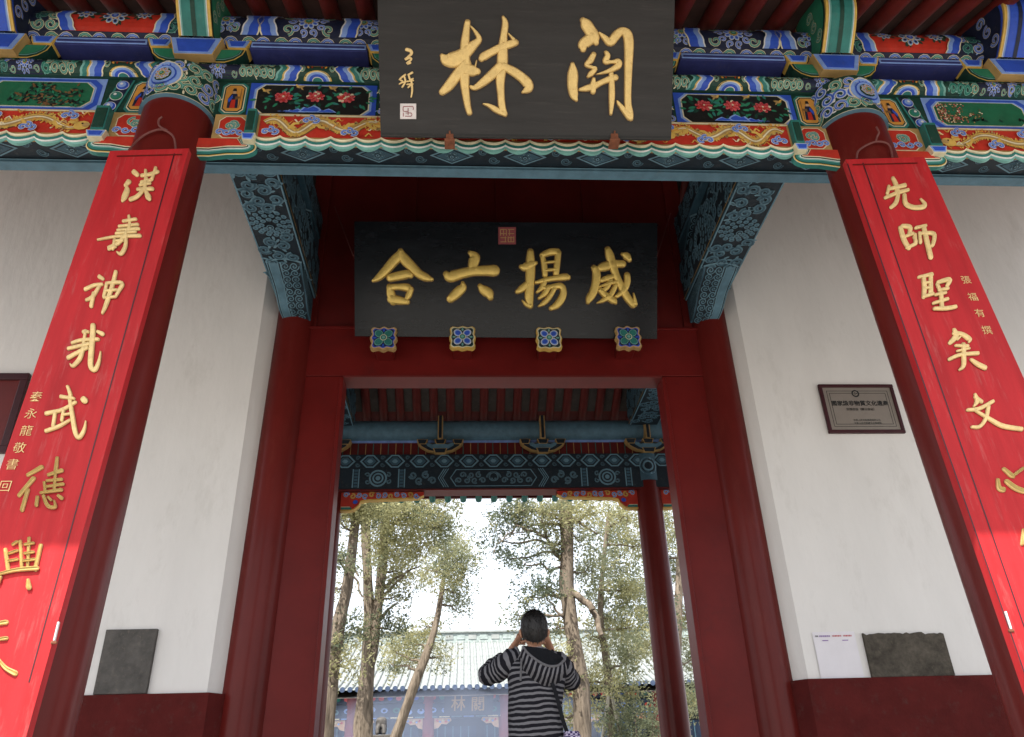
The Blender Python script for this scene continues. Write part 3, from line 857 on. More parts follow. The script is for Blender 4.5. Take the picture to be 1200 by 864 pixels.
        for q, (kx, ins) in enumerate((('cream', 0), ('gold_paint', .005), ('dark_green', .009), ('teal', .014), ('light_teal', .030), ('white_paint', .038), ('dark_green', .043), ('cream', .050), ('red_paint', .056))):
            gg.prism(tongue(ins, yd+.0-.0025*q), (0, .035, 0), kx, 'teal' if q == 0 else None)
        gg.build('curled_bracket', arch)

# ---- bracket sets with trays and carved beam heads
zT0 = zF1+.003
def bracket_set(x, blue):
    g_ = Geo()
    yb = YF+.02
    def arm(sx):
        P = [(.02, 0), (.18, .0), (.24, .028), (.285, .075), (.30, .125), (.15, .125), (.02, .125)]
        for q, (kx, ins) in enumerate((('gold_paint', 0), ('dark_green', .012), ('light_teal', .022), ('green', .030))):
            pts = []
            for a, b in P:
                cx_, cz_ = .16, .065
                f = 1-ins/.085
                pts.append((x+sx*(cx_+(a-cx_)*(1-ins/.16)), yb-.004*q, zT0+cz_+(b-cz_)*f))
            g_.prism(pts, (0, .10, 0), kx, 'dark_green')
    for s_ in (-1, 1): arm(s_)
    br = g_.build('bracket', hall)
    for s_ in (-1, 1):
        g_ = Geo()
        for q, (kx, f) in enumerate((('gold_paint', 1), ('light_blue', .86), ('blue', .62))):
            cx_ = x+s_*.245; zc_ = zT0+.158
            g_.prism([(cx_-.085*f, yb-.012-.004*q, zc_+.034*f), (cx_+.085*f, yb-.012-.004*q, zc_+.034*f), (cx_+.060*f, yb-.012-.004*q, zc_-.034*f), (cx_-.060*f, yb-.012-.004*q, zc_-.034*f)], (0, .11, 0), kx)
        g_.build('bracket_cup', br)
    g_ = Geo()
    for q, (kx, f) in enumerate((('gold_paint', 1), ('light_blue', .95), ('blue', .74))):
        zc_ = zT0+.072
        g_.prism([(x-.165*f, yb-.06-.005*q, zc_+.078*f), (x+.165*f, yb-.06-.005*q, zc_+.078*f), (x+.122*f, yb-.06-.005*q, zc_-.070*f), (x-.122*f, yb-.06-.005*q, zc_-.070*f)], (0, .14, 0), kx, 'ochre' if q == 0 else None)
    g_.build('tray', br)
    # beam head: a tongue that swells forward and curls back at its top
    g_ = Geo(); hw = .105
    c0, c1, c2 = ('blue', 'light_blue', 'navy') if blue else ('teal', 'light_teal', 'dark_green')
    prof = []
    for k in range(15):
        t = k/14
        prof.append((YF-.06-.20*math.sin(math.pi*min(1, t*.86)), zT0+.145+.50*t))
    def strip(xa, xb, key, off):
        A, B = [], []
        for i, (y, z) in enumerate(prof):
            a = prof[max(0, i-1)]; c = prof[min(14, i+1)]
            ty, tz = c[0]-a[0], c[1]-a[1]; l = math.hypot(ty, tz)
            ny, nz = -tz/l, ty/l
            A.append((x+xa, y+ny*off, z+nz*off)); B.append((x+xb, y+ny*off, z+nz*off))
        g_.grid([A, B], key)
    strip(-hw, hw, 'gold_paint', 0)
    strip(-hw+.018, hw-.018, 'white_paint', .003)
    strip(-hw+.024, hw-.024, c1, .005)
    strip(-hw+.034, hw-.034, c0, .008)
    strip(-.014, .014, c2, .011)
    for s_ in (-1, 1):
        side = [(x+s_*hw, y, z) for y, z in prof] + [(x+s_*hw, YF+.16, prof[-1][1]), (x+s_*hw, YF+.16, prof[0][1])]
        g_.face(side if s_ > 0 else side[::-1], 'gold_paint')
        for ins, kx in ((.010, 'dark_green' if not blue else 'blue'), (.022, 'green' if not blue else 'navy')):
            cy_, cz_ = YF-.02, zT0+.40
            g_.face([(x+s_*(hw+ins*.3), cy_+(y-cy_)*(1-ins*7), cz_+(z-cz_)*(1-ins*3.2)) for _, y, z in side], kx)
        od = Orn(lambda u, v, h, s_=s_: Vector((x+s_*(hw+.009+h), u, v)))
        for k in range(3):
            od.scroll((YF-.10+.03*k, zT0+.27+.11*k), .045, k*2, 1.2, (('cream', 'green', 'light_teal'), ('cream', 'blue', 'light_blue'))[1 if blue else 0], .022, .001, s_, 14)
        g_.v += []; 
        b0 = len(g_.v); g_.v += od.g.v
        for f_, m_ in zip(od.g.f, od.g.m):
            g_.f.append(tuple(i+b0 for i in f_)); g_.m.append(g_.k(od.g.keys[m_]))
    g_.build('beam_head', br)
for x, blue in ((-2.12, False), (2.09, False), (-3.34, True), (3.32, True), (-.72, True), (.72, True), (-4.56, True), (4.55, True)):
    bracket_set(x, blue)
# blue lintel bars between the sets, under the purlin
for xa, xb in ((-1.80, -1.04), (1.04, 1.77), (-.4, .4), (-3.03, -2.44), (2.41, 3.01), (-4.25, -3.66), (3.64, 4.24)):
    g = Geo(); g.box(xa, xb, YF+.02, YF+.15, zT0+.135, zPc-RP*.93, 'dull_blue')
    g.box(xa+.01, xb-.01, YF+.012, YF+.02, zT0+.147, zPc-RP*.93-.02, 'light_blue')
    g.box(xa+.02, xb-.02, YF+.006, YF+.0125, zT0+.152, zPc-RP*.93-.042, 'dull_blue')
    g.build('purlin_bar', hall, bevel=.004)

# ---- roof
RIDGE = zPc + .5*(Y2-YPc)
def roof_z(y):           # centre line of the rafters
    if y <= Y2: return zPc+RP*1.12+.06 + (.52 if y > YPc else .40)*(y-YPc)
    return zPc+RP*1.12+.06 + .52*(Y2-YPc) - (.52*(y-Y2) if y < Y3 else .52*(Y3-Y2)+.40*(y-Y3))
YE0, YE1 = 1.42, 12.15
def rafter(ya, yb, key, name):
    gg = Geo(); ys = [ya+(yb-ya)*k/2 for k in range(3)]
    gg.tube([(0, y, roof_z(y)) for y in ys], .062, key, n=10)
    return gg
first = None
nr = 54
for k in range(nr):
    x = -6.4+12.8*k/(nr-1)
    if first is None: first = rafter(YE0, Y2-.05, 'rafter_red', 'rafter').build('rafter', hall, smooth=False); first.location.x = x; smooth_obj(first)
    else: shift_copy(first, (x+6.4, 0, 0), hall)
first = None
for k in range(nr):
    x = -6.4+12.8*k/(nr-1)
    if first is None: first = rafter(Y2+.05, Y3+.8, 'rafter_red', 'rafter').build('rafter', hall); first.location.x = x; smooth_obj(first)
    else: shift_copy(first, (x+6.4, 0, 0), hall)
g = Geo()
for ya, yb in ((YE0-.1, YPc), (YPc, Y2), (Y2, Y3), (Y3, YE1)):
    g.hexa([(-7.2, ya, roof_z(ya)+.066), (7.2, ya, roof_z(ya)+.066), (-7.2, yb, roof_z(yb)+.066), (7.2, yb, roof_z(yb)+.066),
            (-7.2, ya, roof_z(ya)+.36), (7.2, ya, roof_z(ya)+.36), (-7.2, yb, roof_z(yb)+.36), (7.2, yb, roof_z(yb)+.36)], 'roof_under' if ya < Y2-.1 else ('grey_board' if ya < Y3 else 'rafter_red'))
roof = g.build('roof', hall)
g = Geo()
for k in range(48):
    x = -7.0+14*k/47
    for ya, yb in ((YE0-.14, Y2), (Y2, YE1+.04)):
        g.tube([(x, ya, roof_z(ya)+.40), (x, yb, roof_z(yb)+.40)], .075, 'roof_tile', n=8)
tag(g.build('roof_tiles', roof), kind='stuff')
g = Geo(); g.box(-7.2, 7.2, Y2-.2, Y2+.2, roof_z(Y2)+.3, roof_z(Y2)+.95, 'roof_tile'); g.build('ridge', roof, bevel=.05)

# ---- walls, dado, reveals beside the wall columns
YWf = 6.88
zDado = Zat(813, YWf-.05, 180)
zTop = roof_z(YWf)-.06
for sx in (-1, 1):
    xb = abs(at(279, 560, YWf).x) if sx < 0 else abs(at(908, 592, YWf).x)
    g = Geo()
    # wall body with a splayed end towards the wall column
    sec = [(xb, YWf), (6.5, YWf), (6.5, Y2+.30), (xb-.1, Y2+.30), (XW+.06, Y2+.02), (XW+.05, Y2-.06)]
    g.prism([(sx*x, y, zDado+.002) for x, y in sec], (0, 0, zTop-zDado), 'plaster')
    wall = g.build('wall', hall)
    g = Geo()
    sec = [(xb-.03, YWf-.05), (6.55, YWf-.05), (6.55, Y2+.35), (xb-.13, Y2+.35), (XW+.03, Y2+.05), (XW+.02, Y2-.08)]
    g.prism([(sx*x, y, ZP) for x, y in sec], (0, 0, zDado-ZP), 'dado_red')
    g.build('dado', wall, bevel=.012)
    g = Geo()
    if sx < 0: q = [at(x, y, YWf-.03) for x, y in ((127, 738), (184, 739), (172, 811), (107, 811))]
    else: q = [at(x, y, YWf-.03) for x, y in ((1011, 743), (1105, 739), (1124, 811), (1028, 813))]
    xs0, xs1 = (q[0].x+q[3].x)/2, (q[1].x+q[2].x)/2
    if sx < 0:
        g.box(xs0, xs1, YWf-.035, YWf+.02, zDado+.004, q[0].z, 'dark_stone')
        g.build('stone_panel', wall, bevel=.004)
    else:
        n = 26; top = [(xs0+(xs1-xs0)*k/n, q[0].z+rsG.uniform(-.012, .008)) for k in range(n+1)]
        pts = [(x, YWf-.03, z) for x, z in top] + [(xs1+.004, YWf-.03, zDado+.004), (xs0-.002, YWf-.03, zDado+.004)]
        g.prism(pts, (0, .05, 0), 'rough_brick')
        g.build('stone_panel', wall)
    c = cyl(sx*XW, Y2-.04, ZP, Zat(330, Y2-.2), .212, .198, 'lacquer', lean=.075 if sx < 0 else .0).build('wall_column', hall, smooth=True)

# ---- door frame, lintel, panel above
YD = 7.04
xo = (abs(at(404, 445, YD).x)+abs(at(778, 447, YD).x))/2
zL0, zL1 = Zat(440.5, YD), Zat(386, YD)
g = Geo()
g.box(-XW+.15, XW-.15, YD, YD+.26, zL0, zL1, 'frame_red')
lintel = g.build('door_frame', hall, bevel=.006)
g = Geo(); g.box(-XW+.16, XW-.16, YD-.022, YD+.02, zL1-.012, zL1+.02, 'frame_red'); g.build('lintel_rail', lintel, bevel=.006)
g = Geo(); g.box(-xo-.0, xo+.0, YD-.012, YD+.24, zL0-.022, zL0-.003, 'lacquer_deep'); g.build('lintel_rail', lintel, bevel=.004)
for sx in (-1, 1):
    g = Geo(); a, b = sorted((sx*xo, sx*(XW-.12))); g.box(a, b, YD+.004, YD+.25, ZP, zL0-.004, 'frame_red')
    g.build('door_jamb', lintel, bevel=.008)
    g = Geo(); a, b = sorted((sx*(xo-.004), sx*(xo+.035))); g.box(a, b, YD-.010, YD+.02, ZP, zL0-.026, 'frame_red'); g.build('jamb_moulding', lintel, bevel=.006)
g = Geo(); g.box(-XW+.1, XW-.1, YD+.06, YD+.14, zL1+.004, roof_z(Y2)-.1, 'lacquer_deep')
for x in (-1.98, -1.0, 0.0, 1.0, 1.98): g.box(x-.045, x+.045, YD+.035, YD+.062, zL1+.02, roof_z(Y2)-.12, 'lacquer_deep')
g.build('panel_board', hall)
# four door pegs with flower caps
for i, px in enumerate((449.5, 542, 643.5, 736.5)):
    py = (397, 396, 397, 396)[i]
    yf = 6.735
    c = at(px, py-.5, yf); s_ = .128
    outer = i in (0, 3)
    pg = Geo()
    hx = [(c.x+s_*.86*math.cos(math.pi/6+k*math.pi/3+math.pi/6), c.z+s_*.86*math.sin(math.pi/6+k*math.pi/3+math.pi/6)) for k in range(6)]
    pg.box(c.x-s_*.72, c.x+s_*.72, yf+.03, YD+.02, c.z-s_*.66, c.z+s_*.6, 'frame_red')
    peg = pg.build('door_peg', lintel, bevel=.02)
    og = Orn(lambda u, v, h, c=c, yf=yf: Vector((c.x+u, yf-h, c.z+v)))
    def cusp(f, n=48):
        out = []
        for k in range(n):
            a = 2*math.pi*k/n
            sq = 1/max(abs(math.cos(a)), abs(math.sin(a)))
            r = s_*f*(min(sq, 1.26)*.86 + .05*math.cos(8*a)*(1 if not outer else 1.5))
            out.append((r*math.cos(a), r*math.sin(a)))
        return out
    og.g.prism([og.P(u, v, .0) for u, v in cusp(1.12)], (0, .055, 0), 'gold_paint' if not outer else 'ochre')
    for q, (kx, f) in enumerate(((('cream' if not outer else 'skin_paint'), 1.04), ('dark_green' if not outer else 'blue', .95), ('navy', .86))):
        og.poly(cusp(f), kx, .004+.0015*q)
    kk = ('white_paint', 'light_blue', 'blue') if not outer else ('light_teal', 'teal', 'teal')
    for k in range(4):
        a = math.pi/4+k*math.pi/2
        cc = (s_*.50*math.cos(a), s_*.50*math.sin(a))
        for q, f in enumerate((1, .84, .6)): og.oval(cc, s_*.36*f, s_*.30*f, a, kk[q], .010+.0015*q, 12)
        a2 = k*math.pi/2
        og.oval((s_*.66*math.cos(a2), s_*.66*math.sin(a2)), s_*.14, s_*.08, a2, 'light_teal' if not outer else 'blue', .010, 8)
    for q, (kx, f) in enumerate((('cream', .27), ('teal', .22), ('light_teal', .12))): og.disc((0, 0), s_*f, kx, .016+.0015*q, 12)
    og.build('flower_cap', lintel)

# ---- carved tie beams running from the front columns to the wall, and behind the wall to the rear columns
def carved_field(o, u0, u1, v0, v1, rs, big, h=.002):
    o.rect(u0, u1, v0, v1, 'carve_dark', h)
    c = ((u0+u1)/2 if big is None else big[0], (v0+v1)/2 if big is None else big[1]); r = big[2] if big else min(u1-u0, v1-v0)*.42
    for ring, (f, n) in enumerate(((1, 15), (.74, 12), (.47, 8))):
        for k in range(n):
            a = 2*math.pi*(k+.5*(ring % 2))/n; p = (c[0]+r*f*math.cos(a), c[1]+r*f*math.sin(a))
            if not (u0+.01 < p[0] < u1-.01 and v0+.01 < p[1] < v1-.01): continue
            for q, (kx, g_) in enumerate((('carve_light', 1), ('slate_blue', .72), ('carve_mid', .3))):
                o.oval(p, r*.155*g_, r*.165*g_, a, kx, h+.003*ring+.001*q+.001, 7)
    for q, (kx, f) in enumerate((('carve_light', .2), ('carve_dark', .15), ('carve_light', .09))): o.disc(c, r*f, kx, h+.015+q*.001, 10)
    m = int((u1-u0)*(v1-v0)/.011)
    placed = []
    for k in range(m*4):
        p = (rs.uniform(u0+.045, u1-.045), rs.uniform(v0+.045, v1-.045))
        if math.hypot(p[0]-c[0], p[1]-c[1]) < r*1.25: continue
        if any(math.hypot(p[0]-q[0], p[1]-q[1]) < .105 for q in placed): continue
        placed.append(p)
        o.scroll(p, .062, rs.random()*6, 1.15, ('carve_light', 'slate_blue', 'carve_mid'), .042, h+.002, rs.choice((-1, 1)), 14)
        for j in range(2):
            a = rs.random()*6.28; o.oval((p[0]+.07*math.cos(a), p[1]+.07*math.sin(a)), .034, .014, a+.6, 'carve_light', h+.0015, 6)
def corbel_bracket(g_, xa, xb, yw, z_top, L, drop, toward):
    """corbel bracket under a beam at its wall end"""
    ye = yw-toward*L
    P = [(ye, z_top-.01), (ye+toward*L*.10, z_top-.05), (ye+toward*L*.45, z_top-drop*.42), (ye+toward*L*.75, z_top-drop*.86), (yw, z_top-drop), (yw, z_top-.005)]
    low = [tuple(p) for p in catmull([(y, z) for y, z in P[:5]], 4)]
    nl = len(low)-1
    def ex(i, f): return xa+(xb-xa)*(.20*(i/nl)**1.2*(1-f)+f)      # tapers from the outside
    bt = [[(ex(i, f), y, z) for f in (0, .25, .5, .75, 1)] for i, (y, z) in enumerate(low)]
    g_.grid(bt, 'carve_dark')
    for e_ in (0, 4): g_.grid([[r[e_] for r in bt], [(r[e_][0], r[e_][1], z_top-.004) for r in bt]], 'carve_mid')
    for f0, f1, kx, d in ((.06, .34, 'carve_light', .004), (.09, .31, 'slate_blue', .007), (.38, .42, 'carve_light', .006), (.94, 1.0, 'carve_mid', .006), (.0, .03, 'carve_light', .005)):
        g_.grid([[(ex(i, f0), y-.004, z-d) for i, (y, z) in enumerate(low)], [(ex(i, f1), y-.004, z-d) for i, (y, z) in enumerate(low)]], kx)
    # pale curved lip where the soffit ends
    arc = [(xa+(xb-xa)*t, ye-toward*(.06*math.sin(math.pi*t)+.005), z_top-.012) for t in [k/8 for k in range(9)]]
    g_.tube(arc, .010, 'carve_light', n=6)
    low = P[:5]
    rs_ = random.Random(8)
    for i in range(4):
        (ya_, za_), (yb_, zb_) = low[i], low[i+1]
        L_ = math.hypot(yb_-ya_, zb_-za_)
        for k in range(max(1, int(L_/.075))):
            t = (k+.5)/max(1, int(L_/.075)); c_ = (ya_+(yb_-ya_)*t, za_+(zb_-za_)*t); dy_, dz_ = (yb_-ya_)/L_, (zb_-za_)/L_
            for f_ in (.53, .78):
                for q, (kx, wd) in enumerate((('carve_light', .034), ('carve_mid', .020), ('carve_dark', .010))):
                    pts = [(.036*(1-.75*m_/12)*math.cos(m_*.55+k), .036*(1-.75*m_/12)*math.sin(m_*.55+k)) for m_ in range(13)]
                    A, B = [], []
                    for m_, (u, v) in enumerate(pts):
                        l = math.hypot(u, v) or 1
                        for lst, sg in ((A, 1), (B, -1)):
                            uu, vv_ = u*(1+sg*wd*.5/l), v*(1+sg*wd*.5/l)
                            lst.append((xa+(xb-xa)*f_+uu, c_[0]+dy_*vv_-.005*1, c_[1]+dz_*vv_-.006-.0014*q))
                    g_.grid([A, B], kx)
    return P
rsT = random.Random(5)
zTie = Zat(206, 5.05, 300)*0 + CAM.z + 4.60
for sx in (-1, 1):
    xo_, xi_ = (2.35, 1.95) if sx < 0 else (2.36, 1.95)          # outer and inner faces
    def bx(g_, a, b, *r):
        lo, hi = sorted((sx*a, sx*b)); g_.box(lo, hi, *r)
    for (ya, yb, toward) in ((4.20, 6.98, 1), (7.36, 10.2, -1)):
        g = Geo(); bx(g, xi_, xo_, ya, yb, zTie, zTie+.46, 'carve_mid')
        tb = g.build('tie_beam', hall, bevel=.012)
        yc = 5.75 if toward > 0 else 9.0
        o = Orn(lambda u, v, h: Vector((sx*u, v, zTie-.001-h*3)))
        carved_field(o, xi_+.015, xo_-.015, ya+.02, yb-.02, rsT, ((xi_+xo_)/2, yc, .165))
        o.ribbon([(xi_+.008, ya+.02), (xi_+.008, yb-.02)], .012, 'carve_light', .004); o.ribbon([(xo_-.008, ya+.02), (xo_-.008, yb-.02)], .012, 'carve_light', .004)
        o.build('carved_soffit', tb)
        o = Orn(lambda u, v, h: Vector((sx*(xi_-.001-h*3), u, v)))
        carved_field(o, ya+.02, yb-.02, zTie+.012, zTie+.45, rsT, (yc+.45*toward, zTie+.22, .19))
        o.ribbon([(ya+.02, zTie+.006), (yb-.02, zTie+.006)], .012, 'ochre', .004)
        o.build('carved_side', tb)
        g = Geo(); yw = yb+.02 if toward > 0 else yb-.02
        lo, hi = sorted((sx*(xi_+.03), sx*(xo_-.03)))
        zw = Zat(371, 6.9) if toward > 0 else zTie-.42
        if toward > 0:
            P = corbel_bracket(g, sx*(xo_-.03), sx*(xi_+.03), 7.0, zTie, .66, zTie-zw, 1)
            kb = g.build('corbel', tb)
            o = Orn(lambda u, v, h: Vector((sx*(xi_+.029-h), u, v)))
            for k in range(9):
                t = k/8; y = 6.42+.5*t; zz_ = zTie-.05-(zTie-zw)*.9*t*.9
                for m_ in range(2):
                    o.scroll((y, zz_+.13*m_*t+.02), .045, rsT.random()*6, 1.2, ('carve_light', 'carve_dark', 'carve_light'), .026, .002+.003*m_, (-1)**k, 12)
            o.build('corbel_carving', tb)
            g = Geo()
            o = Orn(lambda u, v, h: Vector((sx*u, 6.995-h, v)))
        # upper beam with a recessed band between
        g = Geo(); bx(g, xi_+.10, xo_-.10, max(ya, 4.9), yb, zTie+.463, zTie+.76, 'carve_dark'); g.build('tie_spacer', tb)
        if toward > 0:
            zU = zTie+.76
            ys = 5.55
            g = Geo(); bx(g, xi_+.02, xo_-.02, ys, yb, zU, zU+.30, 'carve_mid'); ub_ = g.build('tie_beam', hall, bevel=.012)
            o = Orn(lambda u, v, h: Vector((sx*(xi_+.019-h), u, v))); carved_field(o, ys+.02, yb-.02, zU+.01, zU+.29, rsT, (6.5, zU+.15, .12)); o.build('carved_side', ub_)
            o = Orn(lambda u, v, h: Vector((sx*(xi_+.099-h), u, v))); carved_field(o, 5.0, yb-.02, zTie+.47, zTie+.75, rsT, (6.35, zTie+.61, .12)); o.build('carved_side', tb)
            g = Geo(); corbel_bracket(g, sx*(xo_-.12), sx*(xi_+.035), 7.0, zU, .5, .26, 1); g.build('corbel', ub_)

# ---- rear row: columns, beams, eave
zR = [Zat(y, Y3-.17) for y in (571, 547.5, 531.5, 515, 490)]
for sx in (-1, 1):
    cx = XRS[sx]
    zc0 = Zat(563, Y3-.18)
    c = cyl(cx, Y3, ZP+.1, zc0, .185, .175, 'lacquer').build('rear_column', hall, smooth=True)
    cyl(cx, Y3, zc0-.004, zR[2]-.01, .19, .19, 'carve_mid', nz=1).build('column_head', c, smooth=True)
    o = Orn(lambda u, v, h, cx=cx: Vector((cx+(.192+h)*math.sin(u/.192), Y3-(.192+h)*math.cos(u/.192), v)))
    for q, (kx, f) in enumerate((('carve_light', 1), ('carve_dark', .8), ('carve_light', .6), ('carve_dark', .42))): o.disc((0, (zc0+zR[2])/2), .13*f, kx, .001+q*.001, 14)
    o.build('head_painting', c)
    cyl(cx, Y3, ZP, ZP+.1, .27, .25, 'stone', nz=1).build('column_base', c, smooth=True)
def fn_rear(u, v, h): return Vector((u, Y3-.151-h, v))
g = Geo(); g.box(-6.5, 6.5, Y3-.15, Y3+.15, zR[0], zR[1]-.003, 'carve_dark'); ra = g.build('rear_architrave', hall)
g = Geo(); g.box(-6.5, 6.5, Y3-.13, Y3+.13, zR[0]-.02, zR[0]-.002, 'lacquer_deep'); g.build('soffit_board', ra)
o = Orn(fn_rear); z0, z1 = zR[0]+.012, zR[1]-.012; hm = z1-z0
for sx in (-1, 1):
    o.flip = sx < 0
    o.poly([(0, z0+.01), (.52, z0+.01), (.60, (z0+z1)/2), (.52, z1-.01), (0, z1-.01)], 'carve_light', .001)
    o.poly([(0, z0+.02), (.51, z0+.02), (.585, (z0+z1)/2), (.51, z1-.02), (0, z1-.02)], 'carve_dark', .002)
    o.scroll((.0, (z0+z1)/2), hm*.36, 0, .98, ('carve_light', 'carve_light', 'carve_dark'), .02, .004, 1, 18)
    for k in range(7):
        o.scroll((.15+.055*k, z0+hm*(.35+.3*(k % 2))), .045, k*2, 1.2, ('carve_light', 'carve_dark', 'carve_light'), .022, .004, (-1)**k, 12)
    for k in range(3): o.ribbon([(.62+.03*k, z0), (.70+.03*k, (z0+z1)/2), (.62+.03*k, z1)], .012, 'carve_light', .004)
    for k in range(4):
        o.scroll((.84+.09*k, z0+hm*(.35+.3*(k % 2))), .055, k*2, 1.3, ('carve_light', 'carve_dark', 'carve_light'), .026, .004, (-1)**k, 12)
    for uu in (1.22, 1.30, 1.84, 1.92): o.ribbon([(uu, z0), (uu, z1)], .016, 'carve_light', .004); 
    for k in range(6): o.rect(1.235, 1.285, z0+hm*k/6+.006, z0+hm*(k+1)/6-.006, 'carve_mid', .005); o.rect(1.855, 1.905, z0+hm*k/6+.006, z0+hm*(k+1)/6-.006, 'carve_mid', .005)
    for q, f in enumerate((1, .8, .62, .44, .26)): o.disc((1.58, (z0+z1)/2), hm*.46*f, ('carve_light', 'carve_dark')[q % 2], .003+.0012*q, 16)
    for k in range(4): o.scroll((1.58+.2*math.cos(k*1.57+.78), (z0+z1)/2+.07*math.sin(k*1.57+.78)), .035, k, 1, ('carve_light', 'carve_dark', 'carve_light'), .02, .004, 1, 10)
o.flip = False
o.build('scroll_carving', ra)
g = Geo(); g.box(-6.5, 6.5, Y3-.15, Y3+.15, zR[1], zR[2], 'carve_dark'); rp = g.build('rear_plate', hall)
o = Orn(fn_rear); zc = (zR[1]+zR[2])/2; hh = zR[2]-zR[1]
for k in range(-7, 8):
    cu = k*.34
    for q, (kx, f) in enumerate((('carve_light', 1), ('carve_dark', .8), ('carve_mid', .62), ('carve_light', .3))): o.poly([(cu-.14*f, zc), (cu-.05*f, zc+hh*.46*f), (cu+.05*f, zc+hh*.46*f), (cu+.14*f, zc), (cu+.05*f, zc-hh*.46*f), (cu-.05*f, zc-hh*.46*f)], kx, .001+q*.0012)
    for s_ in (-1, 1): o.scroll((cu+.17, zc+s_*hh*.25), .03, 0, 1, ('carve_light', 'carve_dark', 'carve_mid'), .018, .002, s_, 10)
o.build('lozenge_carving', rp)
g = Geo(); g.box(-6.5, 6.5, Y3-.05, Y3+.05, zR[2]+.002, zR[3]+.05, 'lacquer_deep'); bb = g.build('backing_board', hall)
o = Orn(lambda u, v, h: Vector((u, Y3-.051-h, v)))
for k in range(-22, 23):
    o.ribbon([(k*.105, zR[2]+.01), (k*.105, zR[3])], .010, 'ochre' if k % 2 else 'teal', .002)
o.build('gilt_lines', bb)
g = Geo()
zq, rq = (zR[3]+zR[4])/2+.02, (zR[4]-zR[3])/2
g.grid([[(x, Y3-rq*math.cos(2*math.pi*k/24), zq+rq*math.sin(2*math.pi*k/24)) for k in range(24)] for x in (-6.5, 6.5)], 'slate_blue', close_u=True)
rpu = g.build('rear_purlin', hall, smooth=True)
g = Geo(); g.box(-6.4, 6.4, Y3-.06, Y3+.06, zq-rq-.02, zq-rq+.015, 'light_blue'); g.build('purlin_fillet', rpu)
for x in (-2.3, -.74, .70, 2.2):
    g = Geo()
    def curl(f, y, kx):
        pts = [(-.10, .0), (-.20, .02), (-.33, .10), (-.36, .16), (-.28, .19), (-.20, .13), (-.10, .15), (.10, .15), (.20, .13), (.28, .19), (.36, .16), (.33, .10), (.20, .02), (.10, 0)]
        g.prism([(x+a*f, y, zR[2]+.01+.09+(b-.09)*f) for a, b in pts], (0, .1, 0), kx)
    curl(.84, Y3-.20, 'ochre'); curl(.79, Y3-.204, 'carve_dark'); curl(.55, Y3-.208, 'slate_blue')
    zb_ = zR[2]+.01
    for dx_, dz_, w_ in ((-.25, .155, .075), (.25, .155, .075), (0, .02, .10), (0, .155, .08)):
        for f_, kx_, dy_ in ((1, 'ochre', 0), (.84, 'carve_dark', .004)):
            g.prism([(x+dx_-w_*f_, Y3-.215-dy_, zb_+dz_+.035*f_), (x+dx_+w_*f_, Y3-.215-dy_, zb_+dz_+.035*f_), (x+dx_+w_*.72*f_, Y3-.215-dy_, zb_+dz_-.035*f_), (x+dx_-w_*.72*f_, Y3-.215-dy_, zb_+dz_-.035*f_)], (0, .12, 0), kx_)
    br = g.build('rear_bracket', hall)
    g = Geo(); g.box(x-.035, x+.035, Y3-.26, Y3-.06, zR[2]+.2, zR[4]-.0, 'ochre'); g.box(x-.02, x+.02, Y3-.265, Y3-.258, zR[2]+.2, zR[4], 'carve_dark'); g.build('bracket_tongue', br, bevel=.006)
# rear eave: rafter ends, red eave board
ye = YE1-.05
g = Geo(); ze0 = Zat(587, ye); ze1 = Zat(573, ye)
g.tube([(0, Y3+.2, ze0+.05+.40*(ye-Y3-.2)), (0, ye, ze0+.012)], .05, 'teal', n=8)
fr = g.build('eave_rafter', hall); 
xs = [-6.3+.245*k for k in range(52)]
fr.location.x = xs[0]
for x in xs[1:]: shift_copy(fr, (x-xs[0], 0, 0), hall)
g = Geo(); g.box(-6.6, 6.6, ye-.03, ye+.03, ze0+.045, ze1+.10, 'lacquer'); g.build('eave_board', hall, bevel=.006)
g = Geo(); g.hexa([(-6.6, Y3, ze1+.10+.75), (6.6, Y3, ze1+.10+.75), (-6.6, ye+.1, ze1+.08), (6.6, ye+.1, ze1+.08), (-6.6, Y3, ze1+.9), (6.6, Y3, ze1+.9), (-6.6, ye+.1, ze1+.14), (6.6, ye+.1, ze1+.14)], 'rafter_red'); g.build('eave_boards', hall)
# rear hanging brackets beside the rear columns
for sx in (-1, 1):
    for side in (-1, 1):
        g = Geo()
        x0_ = abs(XRS[sx]) - side*.17; L = -side*1.12
        def outl(ins):
            P = [(0, -ins), (1.0*L, -ins), (1.0*L, -.06), (.93*L, -.105+ins), (.30*L, -.13+ins), (.235*L, -.15+ins), (.22*L, -.20+ins), (.16*L, -.26+ins), (.10*L, -.275+ins), (0, -.275+ins)]
            return [(sx*(x0_+a), zR[0]-.004+b) for a, b in P]
        for q, (kx, ins) in enumerate((('gold_paint', 0), ('red_paint', .018))):
            g.prism([(a, Y3-.05-.004*q, b) for a, b in outl(ins)], (0, .1, 0), kx)
        hb = g.build('hanging_bracket', hall)
        o = Orn(lambda u, v, h: Vector((sx*(x0_+u*(1 if L > 0 else -1)), Y3-.056-h, zR[0]+v)))
        for k in range(12):
            t = k/11
            o.scroll((.07+.95*t, -.055-(.02 if k % 2 else .0)), .04, k*1.7, 1.1, (('cream', 'blue', 'light_blue'), ('ochre', 'orange', 'gold_paint'), ('cream', 'blue', 'light_blue'))[k % 3], .026, .002, (-1)**k, 12)
        o.rect(.01, .15, -.262, -.23, 'teal', .004); o.rect(.01, .13, -.23, -.222, 'cream', .005); o.oval((.20, -.16), .035, .03, .3, 'blue', .012)
        o.build('bracket_painting', hb)

